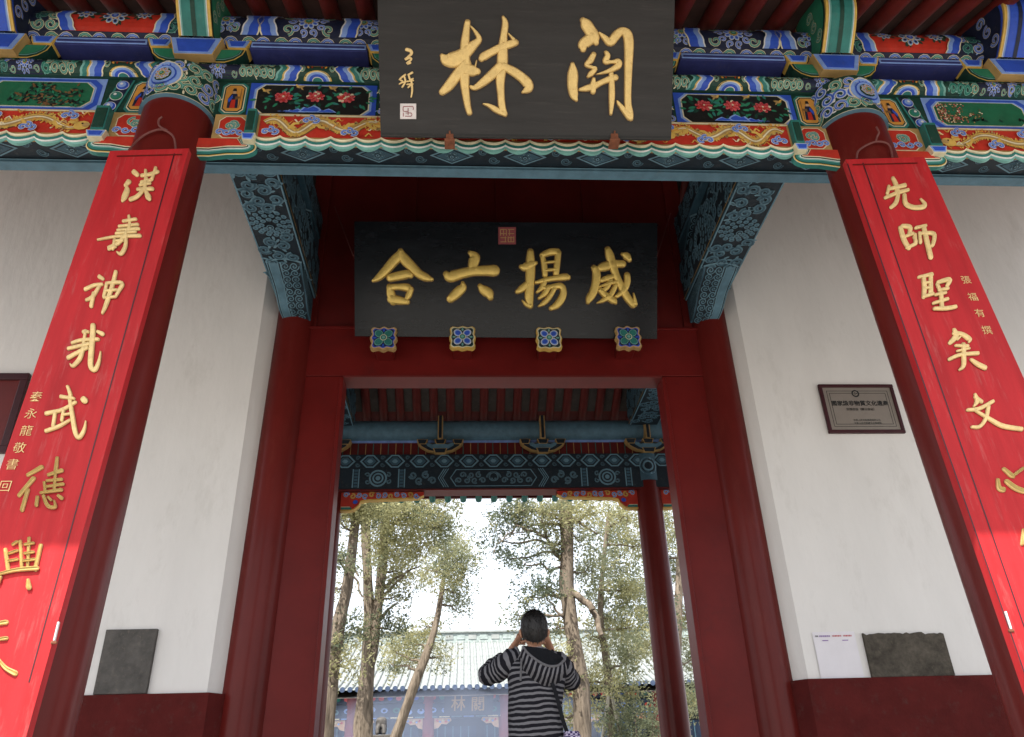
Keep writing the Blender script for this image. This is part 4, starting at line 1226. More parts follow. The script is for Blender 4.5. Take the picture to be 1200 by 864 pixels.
# ================================================================== calligraphy
def brush(g_, strokes, crop, p0, n, raise_, key, h0=0.0, groove=False):
    """strokes: lists of (x, y, width) read off the photograph, cut as raised strokes lying on the board p0, n"""
    ox, oy, s = crop
    for si, st in enumerate(strokes):
        P = catmull([tuple(map(float, p)) for p in st], 5)
        a, b = P[0], P[1]; c, d = P[-1], P[-2]
        def cap(p, q, w):
            l = math.hypot(p[0]-q[0], p[1]-q[1]) or 1e-6
            ux, uy = (p[0]-q[0])/l, (p[1]-q[1])/l
            return [(p[0]+ux*w*.5*math.sin(t), p[1]+uy*w*.5*math.sin(t), max(.5, w*math.cos(t))) for t in (.5, .95, 1.35)]
        P = cap(a, b, max(a[2], 1))[::-1] + P + cap(c, d, max(c[2], 1))
        rows = []
        hh = h0 + si*0.0006
        for i, (x, y, wd) in enumerate(P):
            q0 = P[max(0, i-1)]; q1 = P[min(len(P)-1, i+1)]
            tx, ty = q1[0]-q0[0], q1[1]-q0[1]; l = math.hypot(tx, ty) or 1e-6
            nx_, ny_ = -ty/l, tx/l
            wd = max(wd, .4)
            endf = min(1, (i+.35)/3.0, (len(P)-1-i+.35)/3.0)
            row = []
            prof = ((-1, 0), (-.88, .80), (-.64, 1.0), (0, .86 if not groove else .45), (.64, 1.0), (.88, .80), (1, 0))
            for f, z in prof:
                px = ox + (x+nx_*wd*.5*f)/s; py = oy + (y+ny_*wd*.5*f)/s
                row.append(on(px, py, p0, n) + n*(hh + raise_*z*endf))
            rows.append(row)
        if not groove: g_.grid(rows, key)
        else:
            g_.grid([r[:3] for r in rows], key); g_.grid([r[2:5] for r in rows], 'gold_olive'); g_.grid([r[4:] for r in rows], key)
def quad_board(corners, p0, n, th, key, name, parent, bevel=.006):
    q = [on(x, y, p0, n) for x, y in corners]          # TL TR BR BL
    g_ = Geo(); g_.prism([q[3], q[2], q[1], q[0]], -n*th, key)
    return g_.build(name, parent, bevel=bevel), q
def line_strip(g_, a, b, wpx, p0, n, key, h):
    tx, ty = b[0]-a[0], b[1]-a[1]; l = math.hypot(tx, ty); nx_, ny_ = -ty/l*wpx*.5, tx/l*wpx*.5
    g_.face([on(x, y, p0, n)+n*h for x, y in ((a[0]+nx_, a[1]+ny_), (b[0]+nx_, b[1]+ny_), (b[0]-nx_, b[1]-ny_), (a[0]-nx_, a[1]-ny_))], key)
def px_plane(pa, pb, ua=None):
    """plane through two 3-D points one above the other and the horizontal facade direction, facing the viewer"""
    d = (pb-pa).normalized(); n = Vector((1, 0, 0)).cross(d).normalized()
    if n.y > 0: n = -n
    return pa, n

def text_mesh(name, s, size, org_pt, xdir, ydir, n, key, parent, depth=.001, align='CENTER', off=0.0, spacing=1.0):
    cu = bpy.data.curves.new(name, 'FONT'); cu.body = s; cu.size = size; cu.align_x = align; cu.align_y = 'CENTER'; cu.extrude = depth; cu.resolution_u = 2; cu.space_character = spacing; cu.offset = off
    o = bpy.data.objects.new(name, cu); col.objects.link(o)
    dg = bpy.context.evaluated_depsgraph_get()
    me = bpy.data.meshes.new_from_object(o.evaluated_get(dg))
    bpy.data.objects.remove(o); bpy.data.curves.remove(cu)
    base = ORG[parent]
    for v in me.vertices:
        v.co = org_pt + xdir*v.co.x + ydir*v.co.y + n*(v.co.z+depth+.0008) - base
    me.materials.clear(); me.materials.append(MATS[key])
    for p in me.polygons: p.material_index = 0
    ob = bpy.data.objects.new(name, me); col.objects.link(ob); ob.parent = parent; ORG[ob] = base
    return ob

# ------------------------------------------------------------------ upper signboard
pB = at(616, 161.5, 3.44); pT = at(616, 0, 2.985)
p0, n0 = px_plane(pB, pT)
cN = on(616, 165, p0, n0)
sign = empty('signboard', cN)
tag(sign, 'weathered black signboard with two large gold brush characters, tilted forward under the eaves', 'signboard')
bd, q = quad_board(((441.0, -62), (792.5, -62), (786.5, 163.5), (446, 159.5)), p0, n0, .055, 'board_black', 'board', sign)
g = Geo()
for a, b, wp in (((447.5, 157), (785.5, 161), 2.2),): line_strip(g, a, b, wp, p0, n0, 'black_paint', .002)
g.build('edge_line', bd)
LIN = [[(285, 75, 45), (275, 150, 55), (265, 250, 70), (265, 400, 80), (262, 520, 75), (270, 620, 60), (285, 720, 50), (300, 780, 42)],
       [(85, 335, 30), (120, 365, 100), (190, 365, 128), (260, 320, 100), (330, 255, 72), (375, 208, 44), (345, 150, 24), (308, 108, 10)],
       [(275, 400, 80), (200, 490, 82), (140, 570, 78), (90, 618, 55)],
       [(270, 440, 90), (325, 455, 88), (360, 460, 55)], [(345, 425, 13), (356, 372, 5)],
       [(560, 35, 18), (578, 85, 48), (568, 180, 55), (560, 280, 75), (555, 400, 85), (540, 520, 70), (545, 640, 55), (555, 740, 55), (575, 790, 42)],
       [(580, 800, 26), (510, 760, 46), (450, 725, 28), (408, 713, 10)],
       [(395, 360, 50), (410, 345, 66), (470, 310, 62), (540, 275, 62), (610, 250, 62), (655, 236, 55)],
       [(600, 165, 6), (645, 215, 26)], [(545, 420, 80), (470, 490, 75), (400, 550, 62), (340, 588, 42), (308, 578, 22)],
       [(560, 420, 60), (640, 460, 70), (710, 510, 75), (752, 555, 80), (755, 595, 70), (715, 622, 22)]]
GUAN = [[(172, 85, 40), (195, 115, 82), (225, 160, 85), (250, 205, 88), (268, 250, 40)], [(250, 210, 88), (200, 240, 82), (175, 268, 78), (174, 296, 46)],
        [(288, 178, 12), (330, 215, 40), (370, 248, 58), (410, 200, 65), (450, 168, 60), (490, 185, 70), (505, 250, 70), (502, 400, 60), (498, 550, 52), (497, 680, 50), (508, 760, 58), (518, 798, 36)],
        [(510, 790, 46), (470, 740, 40), (430, 690, 24), (418, 672, 10)], [(97, 405, 30), (100, 470, 74), (98, 560, 74), (108, 630, 60), (124, 664, 24)],
        [(250, 335, 38), (225, 380, 46), (195, 412, 26), (240, 430, 24), (262, 440, 30), (230, 475, 40), (210, 495, 22)],
        [(336, 318, 22), (350, 345, 42), (335, 388, 40), (380, 390, 24), (425, 388, 46), (425, 418, 48), (370, 450, 34), (310, 470, 18), (270, 480, 5)],
        [(150, 590, 22), (200, 580, 46), (250, 565, 50), (300, 540, 40), (360, 515, 46), (405, 502, 48)], [(250, 510, 22), (245, 560, 46), (245, 605, 38)],
        [(375, 470, 32), (380, 560, 42), (380, 660, 42), (373, 765, 20)]]
WANG = [[(145, 115, 38), (185, 130, 36), (190, 160, 30), (150, 195, 20), (130, 215, 24), (175, 200, 24), (190, 215, 20), (150, 255, 30), (182, 250, 20)]]
DUO = [[(130, 370, 20), (90, 400, 20), (70, 420, 14)], [(80, 425, 16), (105, 440, 20), (70, 465, 14)], [(120, 390, 20), (130, 440, 20), (100, 495, 20)], [(85, 455, 16), (140, 440, 16)],
       [(200, 350, 24), (160, 372, 20)], [(165, 380, 20), (180, 420, 22), (208, 410, 16)], [(150, 440, 16), (210, 430, 18)], [(150, 470, 18), (205, 465, 18)], [(190, 430, 20), (200, 520, 22), (190, 598, 14)], [(160, 500, 18), (182, 480, 16)]]
def character(strokes, crop, p0, n, raise_, key, parent, label=None, groove=False, outline=False, grow=2.2):
    g_ = Geo(); brush(g_, strokes, crop, p0, n, raise_, key, .0012, groove)
    if outline:      # recess shadow round each stroke, put in as a wider brown layer
        grow = grow*crop[2]*.5
        brush(g_, [[(x, y, wd+grow) for x, y, wd in st] for st in strokes], crop, p0, n, .0008, 'brown', .0002)
    o = g_.build('character', parent, smooth=True)
    if label: o['label'] = label
    return o
character(LIN, (505, 15, 6.646), p0, n0, .016, 'gold', sign, outline=True)
character(GUAN, (655, 10, 6.17), p0, n0, .016, 'gold', sign, outline=True)
character(WANG, (460, 45, 8.64), p0, n0, .006, 'gold_pale', sign)
character(DUO, (460, 45, 8.64), p0, n0, .006, 'gold_pale', sign)
g = Geo()
c4 = [on(x, y, p0, n0)+n0*.001 for x, y in ((469, 121.8), (487.8, 121.8), (487.8, 139.8), (469, 139.8))]
g.prism([c4[3], c4[2], c4[1], c4[0]], n0*.006, 'seal_white')
def sp(u, v, h): return c4[0] + (c4[1]-c4[0])*u + (c4[3]-c4[0])*v + n0*(.0075+h)
for a in ([(.2, .2), (.8, .2), (.8, .42)], [(.2, .2), (.2, .5), (.5, .5)], [(.35, .62), (.7, .62), (.7, .82), (.3, .82)], [(.5, .3), (.5, .75)], [(.2, .6), (.2, .85)]):
    pts = catmull([(x, y) for x, y in a], 2)
    for i in range(len(pts)-1):
        A, B = pts[i], pts[i+1]; dx, dy = B[0]-A[0], B[1]-A[1]; l = math.hypot(dx, dy) or 1; w_ = .022
        g.face([sp(A[0]-dy/l*w_, A[1]+dx/l*w_, 0), sp(B[0]-dy/l*w_, B[1]+dx/l*w_, 0), sp(B[0]+dy/l*w_, B[1]-dx/l*w_, 0), sp(A[0]+dy/l*w_, A[1]-dx/l*w_, 0)], 'seal_red')
g.build('seal', sign)
for px in (527, 720):
    g = Geo(); c = on(px, 158, p0, n0)
    g.box(c.x-.022, c.x+.022, c.y-.004, c.y+.05, c.z-.035, c.z+.02, 'rust'); g.box(c.x-.03, c.x+.03, c.y-.008, c.y+.07, c.z-.05, c.z-.034, 'rust')
    g.tube([c+Vector((0, -.004, 0)), c+Vector((0, -.02, .012))], .006, 'rust', n=6)
    g.build('iron_hook', sign, bevel=.003)
for sx in (-1, 1):
    g = Geo(); a = on(616+sx*150, -55, p0, n0); g.tube([a-n0*.03, Vector((a.x, YPc-.02, zPc+.25))], .007, 'wire', n=6); g.build('hanging_rod', sign)

# ------------------------------------------------------------------ inner signboard over the door
pB = at(592, 396, 6.82); pT = at(592, 260, 6.30)
p0, n0 = px_plane(pB, pT)
sign2 = empty('signboard', on(592, 396, p0, n0))
tag(sign2, 'glossy black signboard with four thick gold characters above the doorway', 'signboard')
bd, q = quad_board(((415, 259.5), (770.5, 261.5), (770, 397.3), (415.8, 394)), p0, n0, .05, 'board_gloss', 'board', sign2)
c1 = (430, 260, 7.06); c2 = (580, 255, 6.857)
HE = [[(280, 240, 40), (262, 285, 80), (220, 330, 82), (160, 400, 75), (100, 460, 58), (52, 490, 24)], [(278, 240, 40), (312, 310, 85), (370, 370, 80), (430, 430, 72), (490, 462, 66), (535, 478, 34)],
      [(195, 465, 66), (250, 452, 74), (330, 437, 74), (362, 447, 46)], [(185, 535, 42), (200, 600, 72), (218, 665, 56)], [(190, 545, 56), (260, 540, 50), (330, 545, 66), (362, 560, 48)], [(365, 560, 46), (345, 612, 52), (325, 640, 32)], [(205, 640, 76), (270, 652, 70), (335, 665, 44)]]
LIU = [[(852, 256, 34), (890, 292, 86), (880, 350, 85), (880, 400, 80)], [(655, 432, 50), (690, 455, 92), (780, 430, 85), (880, 410, 80), (980, 405, 85), (1050, 405, 98)], [(793, 508, 30), (790, 545, 72), (740, 595, 82), (692, 638, 66)], [(935, 532, 40), (962, 562, 75), (1005, 592, 85), (1022, 628, 50)]]
YANG = [[(285, 275, 50), (285, 350, 72), (285, 450, 76), (280, 550, 72), (275, 650, 70), (285, 710, 44)], [(285, 715, 40), (250, 700, 30), (218, 668, 9)], [(210, 396, 36), (240, 400, 70), (300, 375, 60), (330, 366, 28)], [(180, 598, 36), (220, 570, 60), (258, 532, 44)],
        [(380, 312, 36), (395, 380, 46), (402, 468, 42)], [(380, 305, 44), (440, 280, 58), (500, 277, 54)], [(508, 285, 48), (500, 360, 50), (490, 455, 48)], [(400, 365, 22), (490, 355, 22)], [(400, 428, 25), (490, 418, 25)],
        [(330, 525, 28), (400, 505, 40), (480, 490, 46), (560, 480, 60), (585, 484, 44)], [(400, 512, 38), (380, 560, 46), (338, 602, 22)], [(390, 570, 32), (450, 560, 40), (520, 552, 54), (548, 582, 52), (540, 640, 60), (500, 700, 60), (450, 732, 36)], [(430, 560, 40), (400, 612, 46), (352, 652, 22)], [(480, 570, 38), (430, 650, 42), (390, 690, 40), (352, 714, 16)]]
WEI = [[(795, 405, 46), (815, 450, 66), (810, 530, 66), (790, 600, 66), (760, 650, 60), (746, 684, 30)], [(835, 410, 54), (880, 395, 76), (960, 375, 66), (1025, 374, 58)], [(905, 255, 44), (920, 300, 66), (940, 370, 66), (970, 460, 60), (1010, 550, 60), (1060, 640, 62), (1108, 702, 54)], [(1125, 700, 38), (1118, 650, 24), (1111, 608, 5)],
       [(1060, 462, 46), (1060, 520, 56), (1030, 590, 50), (972, 638, 30)], [(1022, 296, 26), (1055, 312, 62), (1078, 342, 38)], [(850, 510, 36), (900, 490, 50), (950, 475, 38)], [(930, 500, 36), (900, 560, 42), (850, 600, 36)], [(840, 580, 44), (880, 620, 52), (950, 670, 54), (968, 688, 26)], [(970, 540, 36), (930, 620, 46), (870, 665, 38), (818, 689, 9)], [(832, 560, 14), (920, 530, 34), (978, 520, 28)]]
for st, cr in ((HE, c1), (LIU, c1), (YANG, c2), (WEI, c2)): character(st, cr, p0, n0, .034, 'gold_bright', sign2, outline=True)
g = Geo()
c4 = [on(x, y, p0, n0)+n0*.001 for x, y in ((584, 266.5), (604.5, 266.5), (604.5, 286.5), (584, 286.5))]
g.prism([c4[3], c4[2], c4[1], c4[0]], n0*.004, 'seal_red')
for k in range(4):
    for (a, b) in (((.12, .14+.24*k), (.46, .14+.24*k)), ((.56, .14+.24*k), (.9, .14+.24*k)), ((.12+.17*k, .14), (.12+.17*k, .5)), ((.4+.16*k, .55), (.4+.16*k, .88))):
        dx, dy = b[0]-a[0], b[1]-a[1]; l = math.hypot(dx, dy); w_ = .022
        g.face([c4[0]+(c4[1]-c4[0])*u+(c4[3]-c4[0])*v+n0*(.0055+.0003*k+(.0001 if dx else .0)) for u, v in ((a[0]-dy/l*w_, a[1]+dx/l*w_), (b[0]-dy/l*w_, b[1]+dx/l*w_), (b[0]+dy/l*w_, b[1]-dx/l*w_), (a[0]+dy/l*w_, a[1]-dx/l*w_))], 'ochre')
g.build('seal', sign2)
for sx, (xa, ya, xb, yb) in ((-1, (392, 242, 414, 300)), (1, (786, 250, 770, 300))):
    g = Geo(); a = at(xa, ya, 7.03); b = on(xb, yb, p0, n0); g.tube([a, b], .006, 'wire', n=6); g.build('stay_wire', sign2)

# ------------------------------------------------------------------ couplet boards on the front columns
HAN = [[(290, 95, 25), (306, 108, 24)], [(265, 145, 24), (247, 165, 16)], [(254, 170, 14), (256, 190, 28), (242, 225, 28), (232, 243, 12)], [(330, 115, 16), (370, 110, 17), (412, 95, 16)], [(350, 88, 14), (350, 140, 15)], [(402, 76, 14), (382, 135, 15)], [(328, 150, 14), (376, 140, 15)], [(322, 165, 14), (372, 155, 15)], [(310, 187, 15), (385, 184, 19)], [(356, 130, 14), (345, 180, 17), (310, 222, 19), (275, 238, 20)], [(350, 190, 14), (364, 224, 30), (370, 236, 20)]]
SHOU = [[(265, 318, 14), (270, 362, 15)], [(236, 346, 14), (300, 335, 15)], [(215, 372, 13), (310, 362, 15)], [(208, 392, 12), (315, 384, 16)], [(108, 441, 8), (200, 425, 14), (322, 420, 17)], [(272, 365, 14), (255, 405, 15), (212, 458, 19), (162, 480, 12)], [(200, 410, 12), (300, 400, 14)], [(190, 447, 12), (236, 445, 14)], [(252, 400, 14), (250, 470, 19), (228, 512, 19), (206, 504, 7)], [(196, 440, 12), (185, 488, 15)], [(165, 490, 14), (200, 478, 12)]]
SHEN = [[(115, 625, 20), (132, 636, 19)], [(45, 690, 18), (90, 670, 17), (130, 665, 14)], [(122, 666, 14), (82, 728, 19), (50, 745, 13)], [(88, 710, 18), (75, 776, 19)], [(200, 602, 18), (180, 680, 21), (150, 770, 21), (132, 812, 11)], [(155, 660, 16), (140, 730, 17)], [(160, 660, 14), (232, 660, 18), (215, 700, 17), (200, 728, 13)], [(150, 700, 12), (206, 695, 12)], [(140, 736, 12), (200, 730, 12)]]
ZAI = [[(310, 225, 20), (335, 225, 17)], [(250, 285, 16), (300, 270, 19), (388, 265, 18)], [(322, 218, 14), (311, 290, 17)], [(230, 315, 18), (340, 290, 19)], [(230, 364, 21), (330, 310, 20)], [(312, 310, 19), (291, 370, 23), (256, 408, 18), (241, 398, 7)], [(362, 192, 26), (360, 250, 29), (352, 340, 29), (350, 410, 28), (373, 428, 24), (394, 385, 17), (404, 332, 5)], [(386, 226, 16), (412, 238, 24)]]
WU = [[(225, 515, 16), (240, 560, 21), (236, 594, 16)], [(190, 570, 20), (258, 580, 17)], [(112, 660, 21), (200, 640, 19), (268, 600, 16)], [(160, 656, 18), (150, 728, 19)], [(206, 640, 16), (196, 698, 17)], [(112, 754, 19), (180, 730, 19), (240, 696, 13)], [(240, 590, 20), (255, 690, 25), (270, 768, 25), (290, 788, 23), (315, 750, 18), (325, 702, 6)], [(312, 586, 34), (318, 592, 34)], [(200, 670, 12), (240, 664, 13)]]
DE = [[(142, 138, 14), (95, 165, 11)], [(115, 176, 14), (66, 234, 12)], [(96, 215, 12), (76, 283, 13)], [(195, 107, 10), (190, 150, 13)], [(165, 165, 10), (210, 150, 13)], [(160, 185, 8), (210, 180, 10)], [(160, 205, 8), (215, 196, 10)], [(152, 190, 8), (156, 224, 9)], [(190, 160, 8), (186, 220, 9)], [(140, 226, 8), (210, 216, 11)], [(130, 240, 10), (126, 268, 11)], [(150, 236, 10), (165, 270, 13), (190, 274, 10), (186, 252, 5)], [(166, 241, 8), (175, 250, 9)], [(200, 236, 10), (211, 244, 13)]]
XING = [[(70, 387, 10), (75, 478, 11)], [(100, 377, 10), (95, 478, 9)], [(20, 416, 12), (30, 488, 13)], [(140, 402, 12), (121, 484, 13)], [(45, 400, 8), (60, 390, 9)], [(32, 430, 8), (60, 420, 9)], [(32, 455, 8), (60, 450, 9)], [(86, 400, 8), (115, 395, 9)], [(86, 430, 8), (115, 425, 9)], [(82, 455, 8), (120, 450, 9)], [(0, 500, 9), (60, 486, 13), (128, 480, 15)], [(6, 510, 10), (0, 530, 7)], [(99, 520, 10), (101, 545, 18)]]
TIAN = [[(-20, 668, 12), (22, 661, 16)], [(-25, 722, 9), (23, 715, 13)], [(-8, 780, 8), (20, 815, 15), (52, 833, 20)]]
XIAN = [[(172, 92, 18), (190, 130, 25), (200, 178, 25)], [(150, 138, 16), (142, 178, 19)], [(146, 156, 17), (240, 134, 24)], [(130, 204, 18), (200, 176, 21), (258, 160, 18)], [(202, 180, 22), (190, 230, 25), (162, 258, 20)], [(236, 190, 22), (245, 240, 25), (290, 260, 25), (342, 256, 26), (350, 240, 20), (326, 212, 7)]]
SHI = [[(225, 362, 20), (268, 370, 27), (265, 410, 19)], [(215, 372, 25), (235, 440, 27), (262, 486, 24)], [(246, 420, 16), (286, 405, 19)], [(250, 485, 16), (300, 460, 20), (290, 425, 14)], [(295, 410, 18), (300, 463, 19)], [(300, 375, 18), (358, 361, 15)], [(345, 372, 24), (360, 440, 27), (384, 540, 27)], [(320, 402, 16), (326, 458, 18)], [(330, 406, 16), (400, 410, 23), (395, 470, 21), (381, 479, 9)]]
SHENG = [[(318, 650, 16), (392, 634, 23)], [(345, 652, 22), (350, 710, 27), (345, 762, 21)], [(385, 640, 22), (385, 738, 27)], [(355, 682, 14), (384, 680, 14)], [(355, 712, 14), (384, 710, 14)], [(346, 760, 18), (398, 745, 19)], [(420, 692, 18), (434, 724, 19)], [(425, 681, 21), (488, 666, 27), (476, 700, 21)], [(430, 726, 16), (480, 715, 19)], [(410, 752, 16), (468, 740, 15)], [(398, 800, 17), (478, 775, 19)], [(440, 740, 22), (445, 828, 23)], [(402, 831, 18), (470, 829, 23), (522, 820, 21)]]
YI = [[(203, 468, 20), (215, 510, 37), (178, 552, 26)], [(205, 492, 29), (255, 500, 27), (298, 530, 31), (298, 545, 17)], [(225, 532, 14), (245, 512, 10)], [(212, 571, 16), (288, 575, 24)], [(222, 606, 15), (300, 590, 13)], [(172, 658, 22), (240, 630, 23), (352, 620, 24)], [(260, 562, 23), (262, 640, 29), (260, 700, 27), (236, 724, 15)], [(308, 661, 17), (350, 690, 29), (396, 713, 29)]]
WEN = [[(165, 88, 10), (175, 120, 22), (161, 143, 10)], [(131, 161, 14), (185, 155, 19), (248, 121, 17)], [(166, 102, 15), (195, 124, 17)], [(226, 145, 18), (215, 200, 17), (186, 238, 17), (151, 240, 13)], [(166, 165, 11), (225, 200, 17), (290, 235, 21), (378, 250, 20)]]
XIN = [[(297, 432, 15), (330, 460, 21), (344, 470, 12)], [(270, 482, 15), (276, 520, 22), (296, 528, 24)], [(310, 490, 21), (350, 520, 25), (400, 536, 23), (440, 525, 16)], [(352, 455, 15), (386, 430, 14)]]
ZHONG = [[(386, 712, 9), (381, 780, 12)], [(386, 712, 10), (440, 720, 12)]]

def couplet(corners, vp, sx, label, chars, small, small_at, small_step, wires, grooves, hook):
    TL, TR, BR, BL = corners
    d = ray(*vp).normalized()
    pA = at(TL[0], TL[1], 3.44)
    n = Vector((1, 0, 0)).cross(d).normalized()
    if n.y > 0: n = -n
    mid = on((TL[0]+TR[0])/2, (TL[1]+TR[1])/2, pA, n)
    t = empty('couplet_board', mid); tag(t, label, 'couplet board', 'couplet boards on the front columns')
    q = [on(x, y, pA, n) for x, y in corners]
    g_ = Geo(); g_.prism([q[3], q[2], q[1], q[0]], -n*.045, 'board_red')
    bd = g_.build('board', t, bevel=.006)
    g_ = Geo()
    for a, b in grooves: line_strip(g_, a, b, 1.5, pA, n, 'maroon_wood', .0015)
    g_.build('groove', bd)
    # narrow raised top rail
    g_ = Geo()
    a, b = (TL[0]+8, TL[1]+6.5), (TR[0]-8, TR[1]+7.5)
    line_strip(g_, a, b, 1.6, pA, n, 'lacquer', .002); g_.build('groove', bd)
    for st, cr, key in chars: character(st, cr, pA, n, .009, key, t, groove=(key == 'gold'), outline=True, grow=1.1)
    up = (q[0]-q[3]).normalized()
    for i, ch in enumerate(small):
        c = on(small_at[i][0], small_at[i][1], pA, n)
        text_mesh('character', ch, .056, c, Vector((1, 0, 0)), up, n, 'gold_pale', t, .0015, off=-.0006)
    g_ = Geo()
    for w_ in wires: g_.tube(catmull([tuple(at(x, y, yy)) for x, y, yy in w_], 4), .0062, 'wire', n=6)
    g_.build('hanging_wire', t)
    c = on(hook[0], hook[1], pA, n); g_ = Geo()
    g_.box(c.x-.004, c.x+.004, c.y-.010, c.y+.004, c.z-.035, c.z+.04, 'seal_white'); g_.box(c.x-.012, c.x+.012, c.y-.008, c.y+.004, c.z-.046, c.z-.034, 'rust')
    g_.build('clasp', t, bevel=.004)
    return t
cA, cB, cC, cD = (90, 180, 4.32), (30, 340, 4.545), (0, 500, 2.88), (1010, 190, 4.8)
couplet(((129, 177), (221.5, 174), (-21, 1050), (-173, 1050)), (584, -1140), -1,
        'tall red couplet board on the left column, carved with gold characters',
        ((HAN, cA, 'gold_pale'), (SHOU, cA, 'gold_pale'), (SHEN, cA, 'gold_pale'), (ZAI, cB, 'gold_pale'), (WU, cB, 'gold_pale'), (DE, cC, 'gold'), (XING, cC, 'gold'), (TIAN, cC, 'gold')),
        '秦永龍敬書回', [(42.5, 466), (36.5, 486), (31, 506), (23, 526), (14.5, 545.5), (6, 571)], 0,
        [((151, 176, 3.480), (163, 163, 3.490), (176, 155, 3.470), (190, 152, 3.465), (203, 160, 3.475), (206, 176, 3.480)), ((196, 153, 3.470), (187, 148, 3.465), (186, 141, 3.460), (190, 137, 3.450))],
        [((204.5, 180), (34, 800)),], (66.5, 741))
cE, cF = (1080, 300, 5.4), (1100, 440, 3.93)
couplet(((991, 187), (1083, 184), (1473, 1050), (1290, 1050)), (545, -1140), 1,
        'tall red couplet board on the right column, topped by a thin wire loop',
        ((XIAN, cD, 'gold_pale'), (SHI, cD, 'gold_pale'), (SHENG, cD, 'gold_pale'), (YI, cE, 'gold_pale'), (WEN, cF, 'gold_pale'), (XIN, cF, 'gold'), (ZHONG, cF, 'gold')),
        '張福有撰', [(1132, 329), (1140, 349), (1148, 368), (1156.5, 388)], 0,
        [((1004, 186, 3.480), (1006, 177, 3.480), (1018, 169, 3.470), (1030, 166, 3.465), (1042, 170, 3.475), (1046, 185, 3.480)), ((1026, 167, 3.465), (1028, 160, 3.460), (1030, 155, 3.450), (1027, 149, 3.450))],
        [((1011, 191), (1280, 965)), ((993, 192), (1254, 943))], (1181, 728))

# ------------------------------------------------------------------ plaque, notice and board on the white walls
YWp = YWf-.004
q = [at(x, y, YWp-.03) for x, y in ((958, 450), (1046, 450.5), (1062, 507.5), (973, 507))]
xa, xb, za, zb = (q[0].x+q[3].x)/2, (q[1].x+q[2].x)/2, (q[2].z+q[3].z)/2, (q[0].z+q[1].z)/2
pl = empty('wall_plaque', ((xa+xb)/2, YWp, za)); tag(pl, 'small grey metal plaque in a dark red frame on the white wall', 'plaque')
g = Geo(); t = .035
g.box(xa, xb, YWp-.03, YWp, za, za+t, 'maroon_wood'); g.box(xa, xb, YWp-.03, YWp, zb-t, zb, 'maroon_wood'); g.box(xa, xa+t, YWp-.029, YWp, za+t, zb-t, 'maroon_wood'); g.box(xb-t, xb, YWp-.029, YWp, za+t, zb-t, 'maroon_wood')
g.build('frame', pl, bevel=.005)
g = Geo(); g.box(xa+t-.002, xb-t+.002, YWp-.018, YWp-.001, za+t-.002, zb-t+.002, 'metal_plate'); pt = g.build('plate', pl)
g = Geo(); yk = YWp-.0190
for ins in (.05+.02, .05+.045):
    w_ = .0045
    for (x0, x1, z0, z1) in ((xa+ins, xb-ins, za+ins, za+ins+w_), (xa+ins, xb-ins, zb-ins-w_, zb-ins), (xa+ins, xa+ins+w_, za+ins+w_, zb-ins-w_), (xb-ins-w_, xb-ins, za+ins+w_, zb-ins-w_)):
        g.box(x0, x1, yk, yk+.0008, z0, z1, 'print_black')
g.build('border_lines', pt)
cx, Wd, Hd = (xa+xb)/2, xb-xa, zb-za
g = Geo(); ce = Vector((cx-.02, yk, zb-Hd*.19)); r_ = Hd*.075
N = 20
g.grid([[ce+Vector((rr*math.cos(2*math.pi*k/N), -.0004, rr*math.sin(2*math.pi*k/N))) for k in range(N)] for rr in (r_, r_*.62)], 'print_black', close_u=True)
for k in range(3):
    a = k*2.09; g.box(ce.x+r_*.25*math.cos(a)-r_*.16, ce.x+r_*.25*math.cos(a)+r_*.16, yk-.0006, yk, ce.z+r_*.25*math.sin(a)-r_*.1, ce.z+r_*.25*math.sin(a)+r_*.1, 'print_black')
g.build('emblem', pt)
X1, Z1, NY = Vector((1, 0, 0)), Vector((0, 0, 1)), Vector((0, -1, 0))
text_mesh('lettering', '國家級非物質文化遺產', Wd*.076, Vector((cx, yk, zb-Hd*.40)), X1, Z1, NY, 'print_black', pt, .0006, off=.0012)
text_mesh('lettering', '民間信俗（關公信俗）', Wd*.040, Vector((cx, yk, zb-Hd*.52)), X1, Z1, NY, 'print_black', pt, .0006)
text_mesh('lettering', '中華人民共和國國務院公布', Wd*.030, Vector((cx+.03, yk, zb-Hd*.74)), X1, Z1, NY, 'print_grey', pt, .0006)
text_mesh('lettering', '中華人民共和國文化部頒發', Wd*.030, Vector((cx+.03, yk, zb-Hd*.80)), X1, Z1, NY, 'print_grey', pt, .0006)

q0, q1 = at(951.5, 741, YWp-.004), at(1001, 741, YWp-.004)
pz = q0.z-.40
nt_ = empty('paper_notice', ((q0.x+q1.x)/2, YWp, pz)); tag(nt_, 'white paper notice taped low on the white wall beside the dark stone', 'notice')
g = Geo(); g.grid([[(q0.x+(q1.x-q0.x)*i/6, YWp-.004-.003*math.sin(i*1.1+j*.7), pz+.40*j/5) for i in range(7)] for j in range(6)], 'paper')
g.grid([[(q0.x+(q1.x-q0.x)*i/6, YWp-.001, pz+.40*j/5) for i in range(7)] for j in range(2) for j in (0, 5)][:2], 'paper')
sh = g.build('sheet', nt_)
g = Geo(); pw = q1.x-q0.x
rs = random.Random(9)
for a, b, kx in ((.06, .10, 'print_black'), (.15, .40, 'print_violet'), (.46, .66, 'print_red'), (.72, .92, 'print_red')):
    u = a
    while u < b:
        l = rs.uniform(.012, .03); g.box(q0.x+pw*u, q0.x+pw*(u+l), YWp-.0095, YWp-.0085, pz+.365-.006, pz+.365+.006, kx); u += l+.012
for cx_ in (.27, .74):
    g.box(q0.x+pw*(cx_-.07), q0.x+pw*(cx_+.07), YWp-.0095, YWp-.0085, pz+.325, pz+.332, 'print_violet')
g.build('printing', sh)

